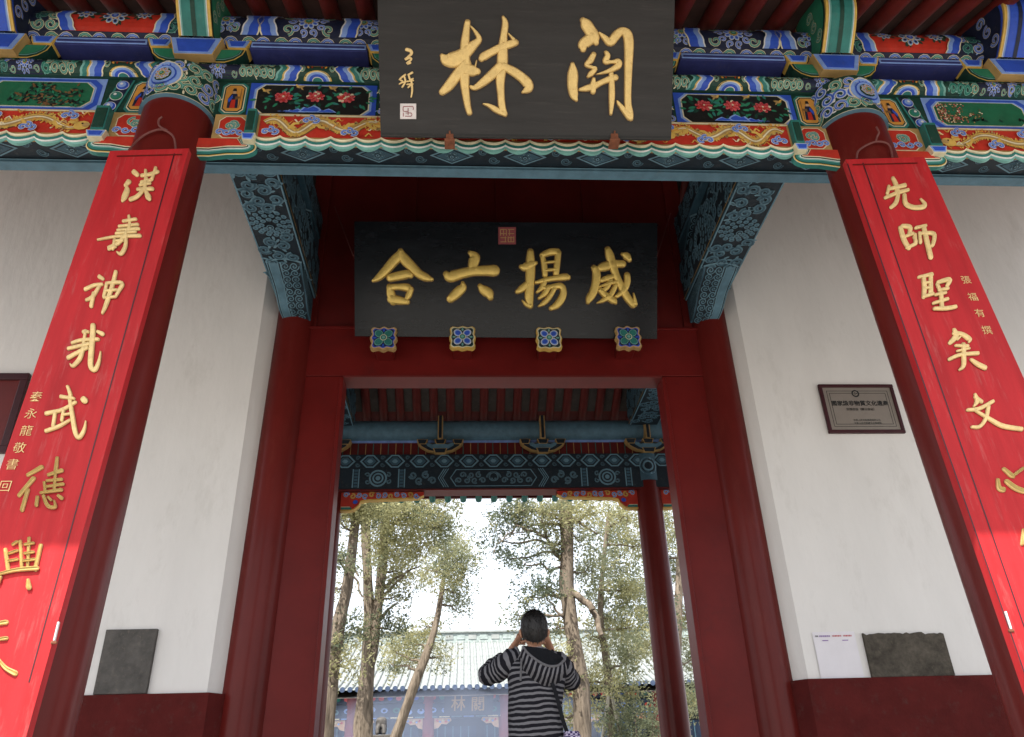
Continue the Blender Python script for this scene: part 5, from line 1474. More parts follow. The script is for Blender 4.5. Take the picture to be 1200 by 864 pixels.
# dark framed board at the far left, half hidden by the couplet
q = [at(x, y, YWp-.05) for x, y in ((-52, 437), (36, 437), (4, 530), (-88, 530))]
xa, xb, za, zb = q[0].x, (q[1].x*2+q[2].x)/3, q[2].z, q[1].z
fb = empty('framed_board', ((xa+xb)/2, YWp, za)); tag(fb, 'dark red framed board at the left edge, half hidden behind the red couplet', 'framed board')
g = Geo(); t = .07
g.box(xa, xb, YWp-.05, YWp, za, za+t, 'maroon_wood'); g.box(xa, xb, YWp-.05, YWp, zb-t, zb, 'maroon_wood'); g.box(xa, xa+t, YWp-.049, YWp, za+t, zb-t, 'maroon_wood'); g.box(xb-t, xb, YWp-.049, YWp, za+t, zb-t, 'maroon_wood')
g.build('frame', fb, bevel=.006)
g = Geo(); g.box(xa+t-.002, xb-t+.002, YWp-.026, YWp-.001, za+t-.002, zb-t+.002, 'lacquer_deep'); g.build('panel', fb)

# ================================================================== the visitor photographing the court
YP = 5.30
def pp(x, y, dy=0.0): return at(x, y, YP+dy)
foot = Vector((pp(627, 864).x, YP, ZP))
person = empty('person', foot)
tag(person, 'person in a striped grey hoodie seen from behind with both elbows raised', 'person')
def skin_chain(verts, edges, radii, root, sub=2):
    me = bpy.data.meshes.new('limb'); me.from_pydata(verts, edges, [])
    o = bpy.data.objects.new('limb', me); col.objects.link(o)
    md = o.modifiers.new('s', 'SKIN'); md.use_smooth_shade = True
    for i, r in enumerate(radii):
        me.skin_vertices[0].data[i].radius = r if isinstance(r, tuple) else (r, r)
        me.skin_vertices[0].data[i].use_root = (i == root)
    ms = o.modifiers.new('d', 'SUBSURF'); ms.levels = sub; ms.render_levels = sub
    dg = bpy.context.evaluated_depsgraph_get(); ev = o.evaluated_get(dg).to_mesh()
    vs = [v.co.copy() for v in ev.vertices]; fs = [tuple(p.vertices) for p in ev.polygons]
    o.evaluated_get(dg).to_mesh_clear(); bpy.data.objects.remove(o)
    return vs, fs
def add_raw(g_, vs, fs, key):
    b = len(g_.v); g_.v += [Vector(v) for v in vs]
    for f in fs: g_.f.append(tuple(i+b for i in f)); g_.m.append(g_.k(key))
hip = Vector((foot.x, YP, ZP+.98)); chest = pp(627, 800); nk = pp(626, 764); hd = pp(626, 739)
sL, sR = pp(597, 776), pp(656, 780); eL, eR = pp(571, 791, .10), pp(670, 798, .12)
wL, wR = pp(597, 764, .24), pp(647, 764, .27)
g = Geo()
V = [hip, (hip+chest)/2, chest, nk, hd-Vector((0, 0, .04)), sL, eL, wL, sR, eR, wR]
E_ = [(0, 1), (1, 2), (2, 3), (3, 4), (2, 5), (5, 6), (6, 7), (2, 8), (8, 9), (9, 10)]
rad = [(.115, .085), (.10, .075), (.10, .075), .05, .052, .05, .038, .028, .05, .038, .028]
for sx in (-1, 1):
    b = len(V)
    V += [Vector((foot.x+sx*.10, YP, ZP+.90)), Vector((foot.x+sx*.12, YP+.02, ZP+.50)), Vector((foot.x+sx*.13, YP-.03, ZP+.09)), Vector((foot.x+sx*.15, YP+.13, ZP+.04))]
    E_ += [(0, b), (b, b+1), (b+1, b+2), (b+2, b+3)]; rad += [.085, .058, .042, .036]
vs, fs = skin_chain(V, E_, rad, 0); add_raw(g, vs, fs, 'skin')
# head: an ovoid with brow, nose, chin and ears, facing the court (+Y)
hr, rows = [], []
N, M = 20, 14
for i in range(M+1):
    th = math.pi*i/M
    row = []
    for j in range(N):
        a = 2*math.pi*j/N
        x, y, z = math.sin(th)*math.sin(a), math.sin(th)*math.cos(a), math.cos(th)
        w_ = .078*(1-.22*max(0, -z)**1.5); dd = .096
        P = Vector((x*w_, y*dd*(1-.12*max(0, -z)), z*.122))
        if y > .75 and abs(x) < .3: P.y += .022*max(0, 1-abs(x)/.25)*max(0, 1-abs(z+.12)/.28)
        if y > .6: P.y -= .010*max(0, 1-abs(z-.08)/.12)*(1 if .2 < abs(x) < .6 else 0)
        if y > .7: P.y += .006*max(0, 1-abs(z+.55)/.12)*max(0, 1-abs(x)/.35)
        row.append(hd+P)
    rows.append(row)
g.grid(rows, 'skin', close_u=True)
for sx in (-1, 1):
    earc = hd+Vector((sx*.080, -.004, -.018))
    add_raw(g, *skin_chain([earc+Vector((0, .006, .026)), earc+Vector((sx*.012, -.010, .018)), earc+Vector((sx*.010, -.008, -.012)), earc+Vector((0, .004, -.028))], [(0, 1), (1, 2), (2, 3)], [.008, .010, .009, .006], 0, 1), 'skin')
    eye = hd+Vector((sx*.030, .084, .010))
    g.grid([[eye+Vector((.011*math.sin(t)*math.cos(u), .008*math.cos(t), .007*math.sin(t)*math.sin(u))) for u in [k*2*math.pi/8 for k in range(8)]] for t in (.05, .6, 1.2, 1.6)], 'print_black', close_u=True)
# hands: palm and five bent fingers closed on the small camera
camc = hd+Vector((.0, .20, .0))
for sx, w_ in ((-1, wL), (1, wR)):
    palm = camc+Vector((sx*.085, -.02, -.02))
    d = (palm-w_).normalized()
    add_raw(g, *skin_chain([w_, w_+d*.03, palm, palm+Vector((0, .03, .03))], [(0, 1), (1, 2), (2, 3)], [(.026, .020), (.030, .020), (.036, .017), (.032, .013)], 0, 2), 'skin')
    for k in range(4):
        b0 = palm+Vector((sx*.002, .020-.004*k, .035-.022*k))
        ln = (.030, .034, .032, .025)[k]
        add_raw(g, *skin_chain([b0, b0+Vector((-sx*ln*.35, ln*.85, .006)), b0+Vector((-sx*ln*1.1, ln*1.05, .004)), b0+Vector((-sx*ln*1.75, ln*.75, .0))], [(0, 1), (1, 2), (2, 3)], [.0098, .009, .0082, .007], 0, 1), 'skin')
    b0 = palm+Vector((-sx*.005, -.012, -.025))
    add_raw(g, *skin_chain([b0, b0+Vector((-sx*.028, -.012, .002)), b0+Vector((-sx*.055, -.006, .012))], [(0, 1), (1, 2)], [.012, .0105, .0085], 0, 1), 'skin')
body = g.build('body', person, smooth=True)
# hair
g = Geo(); rows = []
N, M = 26, 12
for i in range(M+1):
    row = []
    for j in range(N):
        a = 2*math.pi*j/N
        back = .5-.5*math.cos(a)          # 1 at the nape, 0 over the forehead
        lim = 1.15+1.22*back**.8
        th = .02+lim*i/M
        x, y, z = math.sin(th)*math.sin(a), math.sin(th)*math.cos(a), math.cos(th)
        k = 1.0+.035*math.sin(9*a+2*i)*(.3 if i < 2 else 1)*.5
        row.append(hd+Vector((math.copysign(abs(x)**.86, x)*.089*k*(1-.24*max(0, -z)**1.3), y*.108*k-.006, (math.copysign(abs(z)**.72, z)*.126 if z > 0 else z*.12)*(1+.012*math.sin(5*a)))))
    rows.append(row)
g.grid(rows, 'hair', close_u=True)
rs = random.Random(4)
for k in range(2600):
    i = rs.randrange(0, M); j = rs.randrange(N)
    a, b, c_ = rows[i][j], rows[i][(j+1) % N], rows[i+1][j]
    p = a+(b-a)*rs.random()+(c_-a)*rs.random(); nrm = (p-hd).normalized()
    dn = (c_-a).normalized() if (c_-a).length > 1e-4 else Vector((0, -1, 0))
    t_ = (nrm*.45+dn*.8+Vector((rs.gauss(0, .3), rs.gauss(0, .3), rs.gauss(0, .3)))).normalized(); sd_ = t_.cross(nrm).normalized()*.0016
    p = p-nrm*.002; l = rs.uniform(.012, .026)
    g.face([p-sd_, p+sd_, p+t_*l], 'hair')
g.build('hair', person, smooth=True)
# trousers and shoes
g = Geo()
Vt = [hip+Vector((0, 0, .02)), hip-Vector((0, 0, .06))]; Et = [(0, 1)]; rt = [(.175, .125), (.165, .125)]
for sx in (-1, 1):
    b = len(Vt); Vt += [Vector((foot.x+sx*.095, YP, ZP+.84)), Vector((foot.x+sx*.12, YP+.02, ZP+.48)), Vector((foot.x+sx*.13, YP-.02, ZP+.07))]
    Et += [(1, b), (b, b+1), (b+1, b+2)]; rt += [.105, .078, .068]
add_raw(g, *skin_chain(Vt, Et, rt, 0), 'jeans'); g.build('trousers', person, smooth=True)
for sx in (-1, 1):
    g = Geo(); c = Vector((foot.x+sx*.135, YP, ZP))
    add_raw(g, *skin_chain([c+Vector((0, -.08, .045)), c+Vector((0, .02, .05)), c+Vector((sx*.01, .13, .036)), c+Vector((sx*.015, .19, .03))], [(0, 1), (1, 2), (2, 3)], [(.042, .045), (.044, .05), (.046, .036), (.03, .026)], 0), 'plastic_black'); g.build('shoe', person, smooth=True)
# hoodie: torso and sleeves with stripes along each piece
g = Geo()
ringpx = [(890, 594, 661, .120), (872, 593.5, 661.5, .125), (864, 595, 660, .125), (845, 596, 659.5, .122), (825, 596, 659.5, .122), (805, 595.5, 661, .122), (790, 593.5, 663, .120), (780, 593, 663.5, .112), (773, 597, 659, .100), (767, 606, 650, .085), (761, 613, 640, .070)]
rows = []; vv = []
for i, (py, a, b, dpt) in enumerate(ringpx):
    A, B = pp(a, py), pp(b, py); c = (A+B)/2; hw = (B-A).length/2
    row = []
    for j in range(28):
        t = 2*math.pi*j/28; ct, st = math.cos(t), math.sin(t)
        e = .8
        fold = 1+.022*math.sin(3*t+i*1.3)+.016*math.sin(7*t-i*2.1)+.010*math.sin(11*t+i*3.7)
        row.append(c+Vector((hw*math.copysign(abs(ct)**e, ct)*fold, dpt*math.copysign(abs(st)**e, st)*fold, .006*math.sin(2*t+i))))
    rows.append(row); vv.append(c.z)
g.grid(rows, 'stripes', close_u=True, uvs=lambda i, j: (j/28, vv[i]))
def sleeve(P, rr, v0):
    P = catmull([(*p, r) for p, r in zip(P, rr)], 5)
    ctr = [Vector(p[:3]) for p in P]; rows = []; vs = []; L = v0
    ref = Vector((0, 1, 0.2))
    for i, c in enumerate(ctr):
        t = (ctr[min(i+1, len(ctr)-1)]-ctr[max(0, i-1)]).normalized()
        u = (ref-t*ref.dot(t)).normalized(); v = t.cross(u)
        if i: L += (c-ctr[i-1]).length
        vs.append(L)
        k = P[i][3]*(1+.075*math.sin(i*1.9))
        rows.append([c+(u*math.cos(2*math.pi*j/16)+v*math.sin(2*math.pi*j/16))*k*(1+.03*math.sin(3*j+i)) for j in range(16)])
    g.grid(rows, 'stripes', close_u=True, uvs=lambda i, j: (j/16, vs[i]))
    g.face(rows[0], 'stripes')
sleeve([sL+Vector((.07, 0, .02)), sL+Vector((.0, 0, -.005)), (sL+eL)/2+Vector((0, .0, -.012)), eL+Vector((-.004, 0, -.004)), eL+Vector((.03, .06, .05)), wL+(eL-wL)*.28], [.076, .078, .071, .060, .053, .043], 0)
sleeve([sR+Vector((-.07, 0, .02)), sR, (sR+eR)/2+Vector((0, 0, -.012)), eR, eR+Vector((-.03, .06, .05)), wR+(eR-wR)*.28], [.076, .077, .069, .058, .052, .043], .01)
hoodie = g.build('hoodie', person, smooth=True)
# hood lying open on the back
rim = [(612.5, 757.5), (618, 765), (627, 772.5), (637, 778.5), (646, 781), (655, 779.5), (661.5, 773.5)]
low = [(607, 770), (611, 781), (618, 791), (628, 800), (640, 804.5), (652, 802), (665, 790)]
neck = [(613.5, 756.5), (620, 757.5), (627, 758.5), (634, 759.5), (641, 761), (650, 765), (659.5, 770)]
rimP = [pp(x, y, -.165-.02*math.sin(math.pi*i/6)) for i, (x, y) in enumerate(rim)]
lowP = [pp(x, y, -.118) for x, y in low]; neckP = [pp(x, y, -.075) for x, y in neck]
def dens(P, n=4): return [Vector(p) for p in catmull([tuple(p) for p in P], n)]
rimP, lowP, neckP = dens(rimP), dens(lowP), dens(neckP)
g = Geo(); rows = []
for k in range(7):
    t = k/6; rows.append([a.lerp(b, t)+Vector((0, -.035*math.sin(math.pi*t), 0)) for a, b in zip(rimP, lowP)])
g.grid(rows, 'stripes', uvs=lambda i, j: (i/6, j*.0146))
g.tube(rimP, .0085, 'cloth_grey', n=8)
hood = g.build('hood', person, smooth=True)
g = Geo(); rows = []
for k in range(5):
    t = k/4; rows.append([a.lerp(b, t)+Vector((0, .012*math.sin(math.pi*t), 0)) for a, b in zip(neckP, rimP)])
g.grid(rows, 'cloth_black'); g.build('hood_lining', hood, smooth=True)
g = Geo(); g.tube(dens([pp(611.5, 762, -.13), pp(611, 775, -.155), pp(610.5, 786, -.15), pp(610, 798, -.145)]), .006, 'cloth_grey', n=8); g.build('drawcord', hood, smooth=True)
# camera held at the face, shoulder bag
cth = empty('camera', camc-Vector((0, 0, .04))); tag(cth, 'small black camera held up to the face of the person in the doorway', 'camera')
g = Geo(); g.box(camc.x-.062, camc.x+.062, camc.y-.022, camc.y+.022, camc.z-.04, camc.z+.035, 'plastic_black'); g.build('case', cth, bevel=.008)
g = Geo(); g.tube([camc+Vector((.01, .02, 0)), camc+Vector((.01, .05, 0))], .026, 'plastic_black', n=16); g.build('lens', cth)
bag = empty('shoulder_bag', pp(667, 895)); tag(bag, 'purple checked shoulder bag on a black strap at the right hip of the person', 'bag')
g = Geo()
bc = pp(668, 874, -.05)
rows = []
for k, (dz, f) in enumerate(((-.16, .92), (-.12, 1.0), (-.02, 1.0), (.05, .95), (.075, .8))):
    rows.append([bc+Vector((.055*f*math.copysign(abs(math.cos(t))**.5, math.cos(t))+.01, .10*f*math.copysign(abs(math.sin(t))**.5, math.sin(t)), dz)) for t in [2*math.pi*j/20 for j in range(20)]])
g.grid(rows, 'plaid', close_u=True); g.face(rows[0], 'plaid'); g.face(rows[-1], 'plaid'); g.build('bag', bag, smooth=False)
g = Geo(); S = dens([pp(640, 790, -.15), pp(648, 803, -.142), pp(654, 822, -.142), pp(660, 845, -.13), pp(666, 862, -.08)])
rows = [[p+Vector((dx, dy, 0)) for dx, dy in ((-.012, 0), (.012, -.002), (.012, .004), (-.012, .006))] for p in S]
g.grid(rows, 'cloth_black', close_u=True); g.build('strap', bag)

# ================================================================== trees in the court
def trunk_geo(g_, path, Y, key='bark', n=12, seed=0):
    """path: (px, py, width px) from the base up at distance Y"""
    rs_ = random.Random(seed)
    P = []
    for px, py, wd in path:
        p = at(px, py, Y); q_ = at(px+wd, py, Y); P.append((p.x, p.y, p.z, (q_-p).length/2))
    P = catmull(P, 5)
    ctr = [Vector(p[:3]) for p in P]; rows = []
    for i, c in enumerate(ctr):
        t = (ctr[min(i+1, len(ctr)-1)]-ctr[max(0, i-1)]).normalized()
        ref = Vector((0, 1, 0)); u = (ref-t*ref.dot(t)).normalized(); v = t.cross(u)
        r = P[i][3]
        rows.append([c+(u*math.cos(2*math.pi*j/n)+v*math.sin(2*math.pi*j/n))*r*(1+.16*math.sin(3*2*math.pi*j/n+i*.35+seed)+.10*math.sin(5*2*math.pi*j/n-i*.2)+rs_.uniform(-.05, .05)) for j in range(n)])
    g_.grid(rows, key, close_u=True)
    g_.face(rows[-1], key)
    return ctr
def limb(g_, a, b, r0, r1, rs_, sag=.15, n=5):
    P = [a]; L = (b-a).length
    for k in range(1, n): P.append(a.lerp(b, k/n)+Vector((rs_.gauss(0, .06), rs_.gauss(0, .06), rs_.gauss(0, .05)+sag*math.sin(math.pi*k/n)))*min(1, L*.6))
    P.append(b); P = [Vector(p) for p in catmull([tuple(p) for p in P], 3)]
    g_.tube(P, [r0+(r1-r0)*i/(len(P)-1) for i in range(len(P))], 'bark', n=6)
    return P
def spray(g_, c, rs_, size, key):
    """a flattened cypress spray: a few dozen scale-like leaves round short twigs"""
    d = Vector((rs_.gauss(0, 1), rs_.gauss(0, 1), rs_.gauss(.15, .7))).normalized()
    s_ = d.cross(Vector((rs_.gauss(0, 1), rs_.gauss(0, 1), rs_.gauss(0, 1)))).normalized()
    for k in range(19):
        t = rs_.random(); off = rs_.gauss(0, .38)*(1.15-t)
        p = c+(d*t+s_*off)*size+Vector((rs_.gauss(0, .2), rs_.gauss(0, .2), rs_.gauss(0, .2)))*size
        a = (d+s_*off*1.4+Vector((rs_.gauss(0, .35), rs_.gauss(0, .35), rs_.gauss(0, .35)))).normalized()
        b = a.cross(Vector((rs_.gauss(0, 1), rs_.gauss(0, 1), rs_.gauss(0, 1)))).normalized()
        l = size*rs_.uniform(.18, .36); w2 = l*rs_.uniform(.22, .38)
        g_.face([p-b*w2, p+a*l*.5-b*w2*.7, p+a*l, p+a*l*.5+b*w2], key)
def tree(name, label, cat, Y, trunks, clusters, seed, base_px, extra_limbs=()):
    rs_ = random.Random(seed)
    base = at(base_px, 864, Y); base.z = 0
    t = empty(name, base); tag(t, label, cat, 'trees in the court behind the gate')
    g_ = Geo(); ctrs = []
    for k, tr in enumerate(trunks):
        g2 = Geo()
        # carry the trunk down to the ground
        p = at(tr[0][0], tr[0][1], Y)
        ctrs += trunk_geo(g2, tr, Y, seed=seed+k)
        q0 = ctrs[-1] if False else at(tr[0][0], tr[0][1], Y)
        rr = (at(tr[0][0]+tr[0][2], tr[0][1], Y)-q0).length/2
        if q0.z > .2 and k == 0:
            rows = []
            for i in range(5):
                f = i/4; r = rr*(1+.45*(1-f)**2)
                rows.append([Vector((q0.x+(q0.x-at(tr[1][0], tr[1][1], Y).x)*(1-f)*.4, q0.y, q0.z*f))+Vector((math.sin(2*math.pi*j/12), math.cos(2*math.pi*j/12), 0))*r*(1+.12*math.sin(3*2*math.pi*j/12+i)) for j in range(12)])
            g2.grid(rows, 'bark', close_u=True)
        g2.build('trunk', t, smooth=True)
    g_ = Geo()
    for (x0, y0, w0, x1, y1, w1) in extra_limbs:
        a, b = at(x0, y0, Y), at(x1, y1, Y+rs_.uniform(-.4, .4)); sc_ = (at(x0+1, y0, Y)-a).length
        limb(g_, a, b, w0*sc_/2, w1*sc_/2, rs_, .05)
    lf = Geo()
    for (px, py, rp, dens_, key) in clusters:
        yy = Y+rs_.uniform(-.9, .9)
        c = at(px, py, yy); r = (at(px+rp, py, yy)-c).length
        nb = min(ctrs, key=lambda p: (p-c).length + max(0, p.z-c.z)*.8)
        if (nb-c).length > r*.3: limb(g_, nb, c, .035, .012, rs_, -.02)
        subs = []
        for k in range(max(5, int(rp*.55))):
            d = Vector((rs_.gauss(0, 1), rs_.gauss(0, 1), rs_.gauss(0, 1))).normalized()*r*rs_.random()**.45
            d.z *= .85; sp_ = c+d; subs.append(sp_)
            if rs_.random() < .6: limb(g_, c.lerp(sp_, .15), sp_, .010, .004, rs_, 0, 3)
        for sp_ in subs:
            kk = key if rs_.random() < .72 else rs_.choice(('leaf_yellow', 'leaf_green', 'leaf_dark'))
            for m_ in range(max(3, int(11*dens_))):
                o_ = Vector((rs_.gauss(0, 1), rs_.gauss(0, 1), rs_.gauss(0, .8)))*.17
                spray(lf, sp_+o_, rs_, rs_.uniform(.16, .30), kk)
    if g_.f: g_.build('branches', t, smooth=True)['kind'] = 'stuff'
    cr = lf.build('crown', t); cr['kind'] = 'stuff'
    return t
YL, GR, DK = 'leaf_yellow', 'leaf_green', 'leaf_dark'
tree('cypress_tree', 'old cypress with a single slightly bent pale trunk, nearest the left door jamb', 'tree', 15.0,
     [[(376, 900, 22), (381, 863, 19), (389, 780, 16), (400, 720, 14), (407, 688, 12.5), (416, 610, 10.5), (424, 545, 9)]],
     [(398, 610, 16, .8, YL), (408, 585, 22, 1, YL), (396, 655, 12, .7, GR), (402, 745, 10, .7, DK), (400, 775, 10, .7, YL), (440, 590, 24, .9, YL), (392, 690, 7, .5, YL)], 41, 378)
tree('cypress_tree', 'old cypress whose stout pale trunk forks into two stems left of centre', 'tree', 17.0,
     [[(424, 900, 25), (425, 863, 22), (429, 815, 19), (431, 777, 16), (432, 728, 13), (431, 679, 11), (429, 613, 10), (428, 545, 9)],
      [(430, 790, 12), (437, 764, 12), (443, 715, 11), (448, 656, 11), (453, 600, 9), (470, 545, 7)]],
     [(470, 608, 34, 1, YL), (500, 596, 28, 1, YL), (452, 640, 26, .9, YL), (486, 640, 26, .8, YL), (520, 615, 20, .8, GR), (440, 600, 22, .9, YL), (470, 672, 18, .7, YL), (455, 735, 14, .7, DK), (462, 700, 12, .6, GR), (520, 585, 18, .9, YL), (418, 740, 9, .6, GR)], 43, 424,
     [(447, 700, 5, 475, 672, 2), (450, 690, 5, 492, 664, 1.5), (447, 725, 4, 466, 706, 1.5), (407, 660, 3, 425, 700, 2), (400, 650, 2.5, 420, 675, 2.5)])
tree('cypress_tree', 'slim cypress with a bare trunk leaning to the right before the far roof', 'tree', 20.0,
     [[(455, 890, 13), (466, 857, 12), (485, 803, 10.5), (501, 764, 9), (511, 731, 7), (518, 690, 5.5), (524, 650, 4)]],
     [(530, 650, 18, .9, GR), (545, 664, 14, .9, GR), (536, 695, 16, .8, GR), (520, 672, 20, .9, YL), (500, 668, 16, .7, YL), (482, 755, 24, .75, YL), (465, 765, 14, .6, YL), (520, 770, 12, .5, YL), (500, 735, 15, .5, YL), (535, 716, 10, .6, GR), (455, 775, 9, .6, GR), (522, 635, 12, .8, GR), (546, 640, 8, .6, YL)], 47, 452)
tree('cypress_tree', 'largest cypress, its straight ridged trunk rising just right of the person', 'tree', 16.0,
     [[(685, 900, 25), (683, 863, 22), (680, 810, 19), (674, 764, 17.5), (668, 718, 16.5), (664, 679, 16.5), (664, 639, 14.5), (663, 596, 13.5), (662, 540, 12)]],
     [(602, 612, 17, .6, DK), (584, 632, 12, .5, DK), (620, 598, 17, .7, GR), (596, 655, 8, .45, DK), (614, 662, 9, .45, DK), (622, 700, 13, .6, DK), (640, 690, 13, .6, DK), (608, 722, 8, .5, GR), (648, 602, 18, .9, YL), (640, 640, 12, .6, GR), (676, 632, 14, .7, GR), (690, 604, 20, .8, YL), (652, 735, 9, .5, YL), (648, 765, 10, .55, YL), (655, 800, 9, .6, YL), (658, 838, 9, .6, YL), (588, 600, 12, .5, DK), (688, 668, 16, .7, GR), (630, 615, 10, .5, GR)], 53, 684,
     [(661, 662, 6, 640, 630, 4), (640, 630, 4, 604, 616, 2), (604, 616, 2, 578, 650, 1), (640, 630, 3.5, 634, 590, 2), (668, 690, 9, 694, 715, 8), (694, 715, 8, 705, 745, 6), (666, 606, 5, 700, 626, 2), (662, 725, 4, 640, 700, 1.5), (668, 600, 4, 690, 586, 3), (620, 622, 1.5, 590, 632, 1)])
tree('cypress_tree', 'thin young cypress propped by pale stakes, right of the largest trunk', 'tree', 18.0,
     [[(719, 895, 10), (717, 860, 9.5), (713, 800, 9), (709, 764, 8.5), (705, 738, 7.5), (704, 700, 6), (708, 650, 5), (714, 600, 4)]],
     [(718, 660, 25, .9, YL), (700, 690, 17, .8, GR), (735, 690, 24, .9, YL), (722, 725, 22, .85, GR), (742, 735, 20, .9, YL), (694, 745, 13, .7, YL), (706, 785, 16, .7, YL), (734, 772, 20, .8, GR), (690, 800, 12, .6, YL), (727, 805, 14, .7, YL), (745, 640, 20, .85, YL), (712, 620, 22, .85, GR), (735, 605, 22, .9, YL), (700, 830, 10, .6, YL)], 59, 718)
tree('cypress_tree', 'dense yellow green cypress seen past the rear red column at the right', 'tree', 22.0,
     [[(790, 900, 12), (792, 800, 11), (795, 700, 9), (800, 600, 7)]],
     [(768, 610, 24, 1, YL), (798, 625, 20, 1, YL), (800, 670, 20, 1, GR), (806, 720, 22, 1, YL), (812, 770, 24, 1, GR), (752, 690, 20, .9, GR), (755, 760, 20, .9, YL), (800, 820, 26, 1, GR), (768, 650, 24, 1, YL), (770, 720, 20, 1, DK)], 61, 790)
# shrub and stakes
sb = at(748, 864, 17.5); sb.z = 0
shr = empty('shrub', sb); tag(shr, 'low rounded dark green shrub under the propped young cypress', 'shrub')
rs = random.Random(71); g = Geo()
for k in range(260):
    d = Vector((rs.gauss(0, 1), rs.gauss(0, 1), rs.gauss(0, 1))).normalized(); c = at(745, 850, 17.5)+Vector((d.x*.75, d.y*.6, d.z*.55))*rs.random()**.35
    spray(g, c, rs, .2, rs.choice((GR, DK, GR)))
    if c.z > .5:
        for m_ in range(2): spray(g, Vector((c.x+rs.gauss(0, .1), c.y, c.z*rs.uniform(.2, .9))), rs, .2, rs.choice((GR, DK)))
g.build('foliage', shr)['kind'] = 'stuff'
g = Geo()
for k in range(6): g.tube([sb+Vector((.1*math.sin(k), .1*math.cos(k), 0)), at(745, 850, 17.5)+Vector((.4*math.sin(k*1.1), .3*math.cos(k*1.1), .1))], [.03, .012], 'bark', n=6)
g.build('stems', shr)
for (xa, ya, xb, yb), lb in (((713.5, 815, 706, 866), 'pale wooden stake leaning from the left against the young cypress'), ((716.5, 812, 728, 866), 'pale wooden stake leaning from the right against the young cypress')):
    a, b = at(xa, ya, 17.75), at(xb, yb, 17.75); d = (b-a)/(a.z-b.z); e = b+d*b.z
    g = Geo(); g.tube([a, e], .035, 'pole_wood', n=8); tag(g.build('tree_stake', None, org=e), lb, 'stake', 'stakes propping the young cypress')

# ================================================================== the hall across the court
YH = 30.0
hb_ = at(548, 864, YH); hb_.z = 0
fh = empty('temple_hall', hb_); tag(fh, 'grey roofed temple hall far across the court with blue painted beams', 'temple hall')
zE = at(548, 806, YH-1.2).z; zRg = at(548, 752, YH+6).z; zRt = at(548, 742.5, YH+6).z
XH0, XH1 = hb_.x-15, hb_.x+15
g = Geo()
def rz(t): return zE+(zRg-zE)*(t**1.18)
rows = [[(XH0, YH-1.2+7.2*t, rz(t)), (XH1, YH-1.2+7.2*t, rz(t))] for t in [k/8 for k in range(9)]]
g.grid(rows, 'roof_tile'); g.grid([[(x, YH-1.2+7.2*t, rz(t)-.25) for t in [k/8 for k in range(9)]] for x in (XH0, XH1)], 'grey_board')
g.grid([[(XH0, YH+13.2-7.2*t, rz(t)), (XH1, YH+13.2-7.2*t, rz(t))] for t in (0, .5, 1)], 'roof_tile')
hroof = g.build('roof', fh)
ct = Geo(); ct.tube([(0, YH-1.2+7.2*t, rz(t)+.03) for t in [k/8 for k in range(9)]], .058, 'roof_tile', n=8)
ct.grid([[(0+.09*math.cos(a), YH-1.215, rz(0)+.02+.09*math.sin(a)) for a in [2*math.pi*j/10 for j in range(10)]], [(0, YH-1.22, rz(0)+.02)]*10], 'hall_blue', close_u=True)
row0 = ct.build('tile_row', hroof, org=ORG[fh]); row0.location = (0, 0, 0); x_first = XH0+.2
row0.location.x = x_first
for k in range(1, 118): shift_copy(row0, (k*.252, 0, 0), hroof)
g = Geo(); g.box(XH0, XH1, YH+5.8, YH+6.2, zRg-.1, zRt, 'ridge_green')
for k in range(60): g.box(XH0+.5*k+.06, XH0+.5*k+.40, YH+5.77, YH+5.81, zRg+.06, zRt-.08, 'ridge_green' if k % 2 else 'roof_tile')
g.box(XH0, XH1, YH+5.7, YH+6.3, zRt, zRt+.07, 'roof_tile'); g.build('ridge', hroof)
zs = [at(548, y, YH).z for y in (812, 822, 836, 841, 850)]
g = Geo(); g.box(XH0+1, XH1-1, YH+.4, YH+9, .6, zs[0]+.1, 'hall_dark'); g.build('wall', fh)
g = Geo(); g.box(XH0+1, XH1-1, YH-.10, YH+.15, zs[1], zs[0], 'hall_blue'); bmA = g.build('beam', fh)
g = Geo(); g.box(XH0+1, XH1-1, YH-.14, YH+.15, zs[3], zs[1]-.06, 'hall_blue'); bmB = g.build('beam', fh)
rs = random.Random(91)
o = Orn(lambda u, v, h: Vector((u, YH-.141-h, v)))
u = XH0+1.2
while u < XH1-1.2:
    kx = rs.choice(('light_blue', 'teal', 'red_paint', 'pink', 'light_blue', 'carve_light'))
    zc = (zs[3]+zs[1])/2; o.oval((u, zc+rs.uniform(-.06, .06)), .13, .09, 0, kx, .004, 8); o.oval((u, zc), .06, .045, 0, 'navy', .006, 6)
    o.rect(u-.2, u+.16, zs[3]+.015, zs[3]+.05, rs.choice(('light_blue', 'cream', 'carve_light')), .004); u += .42
o.build('beam_painting', bmB)
o = Orn(lambda u, v, h: Vector((u, YH-.101-h, v)))
u = XH0+1.2
while u < XH1-1.2: o.oval((u, (zs[0]+zs[1])/2), .10, .08, 0, rs.choice(('red_paint', 'pink', 'blue', 'teal')), .004, 8); u += .3
o.build('beam_painting', bmA)
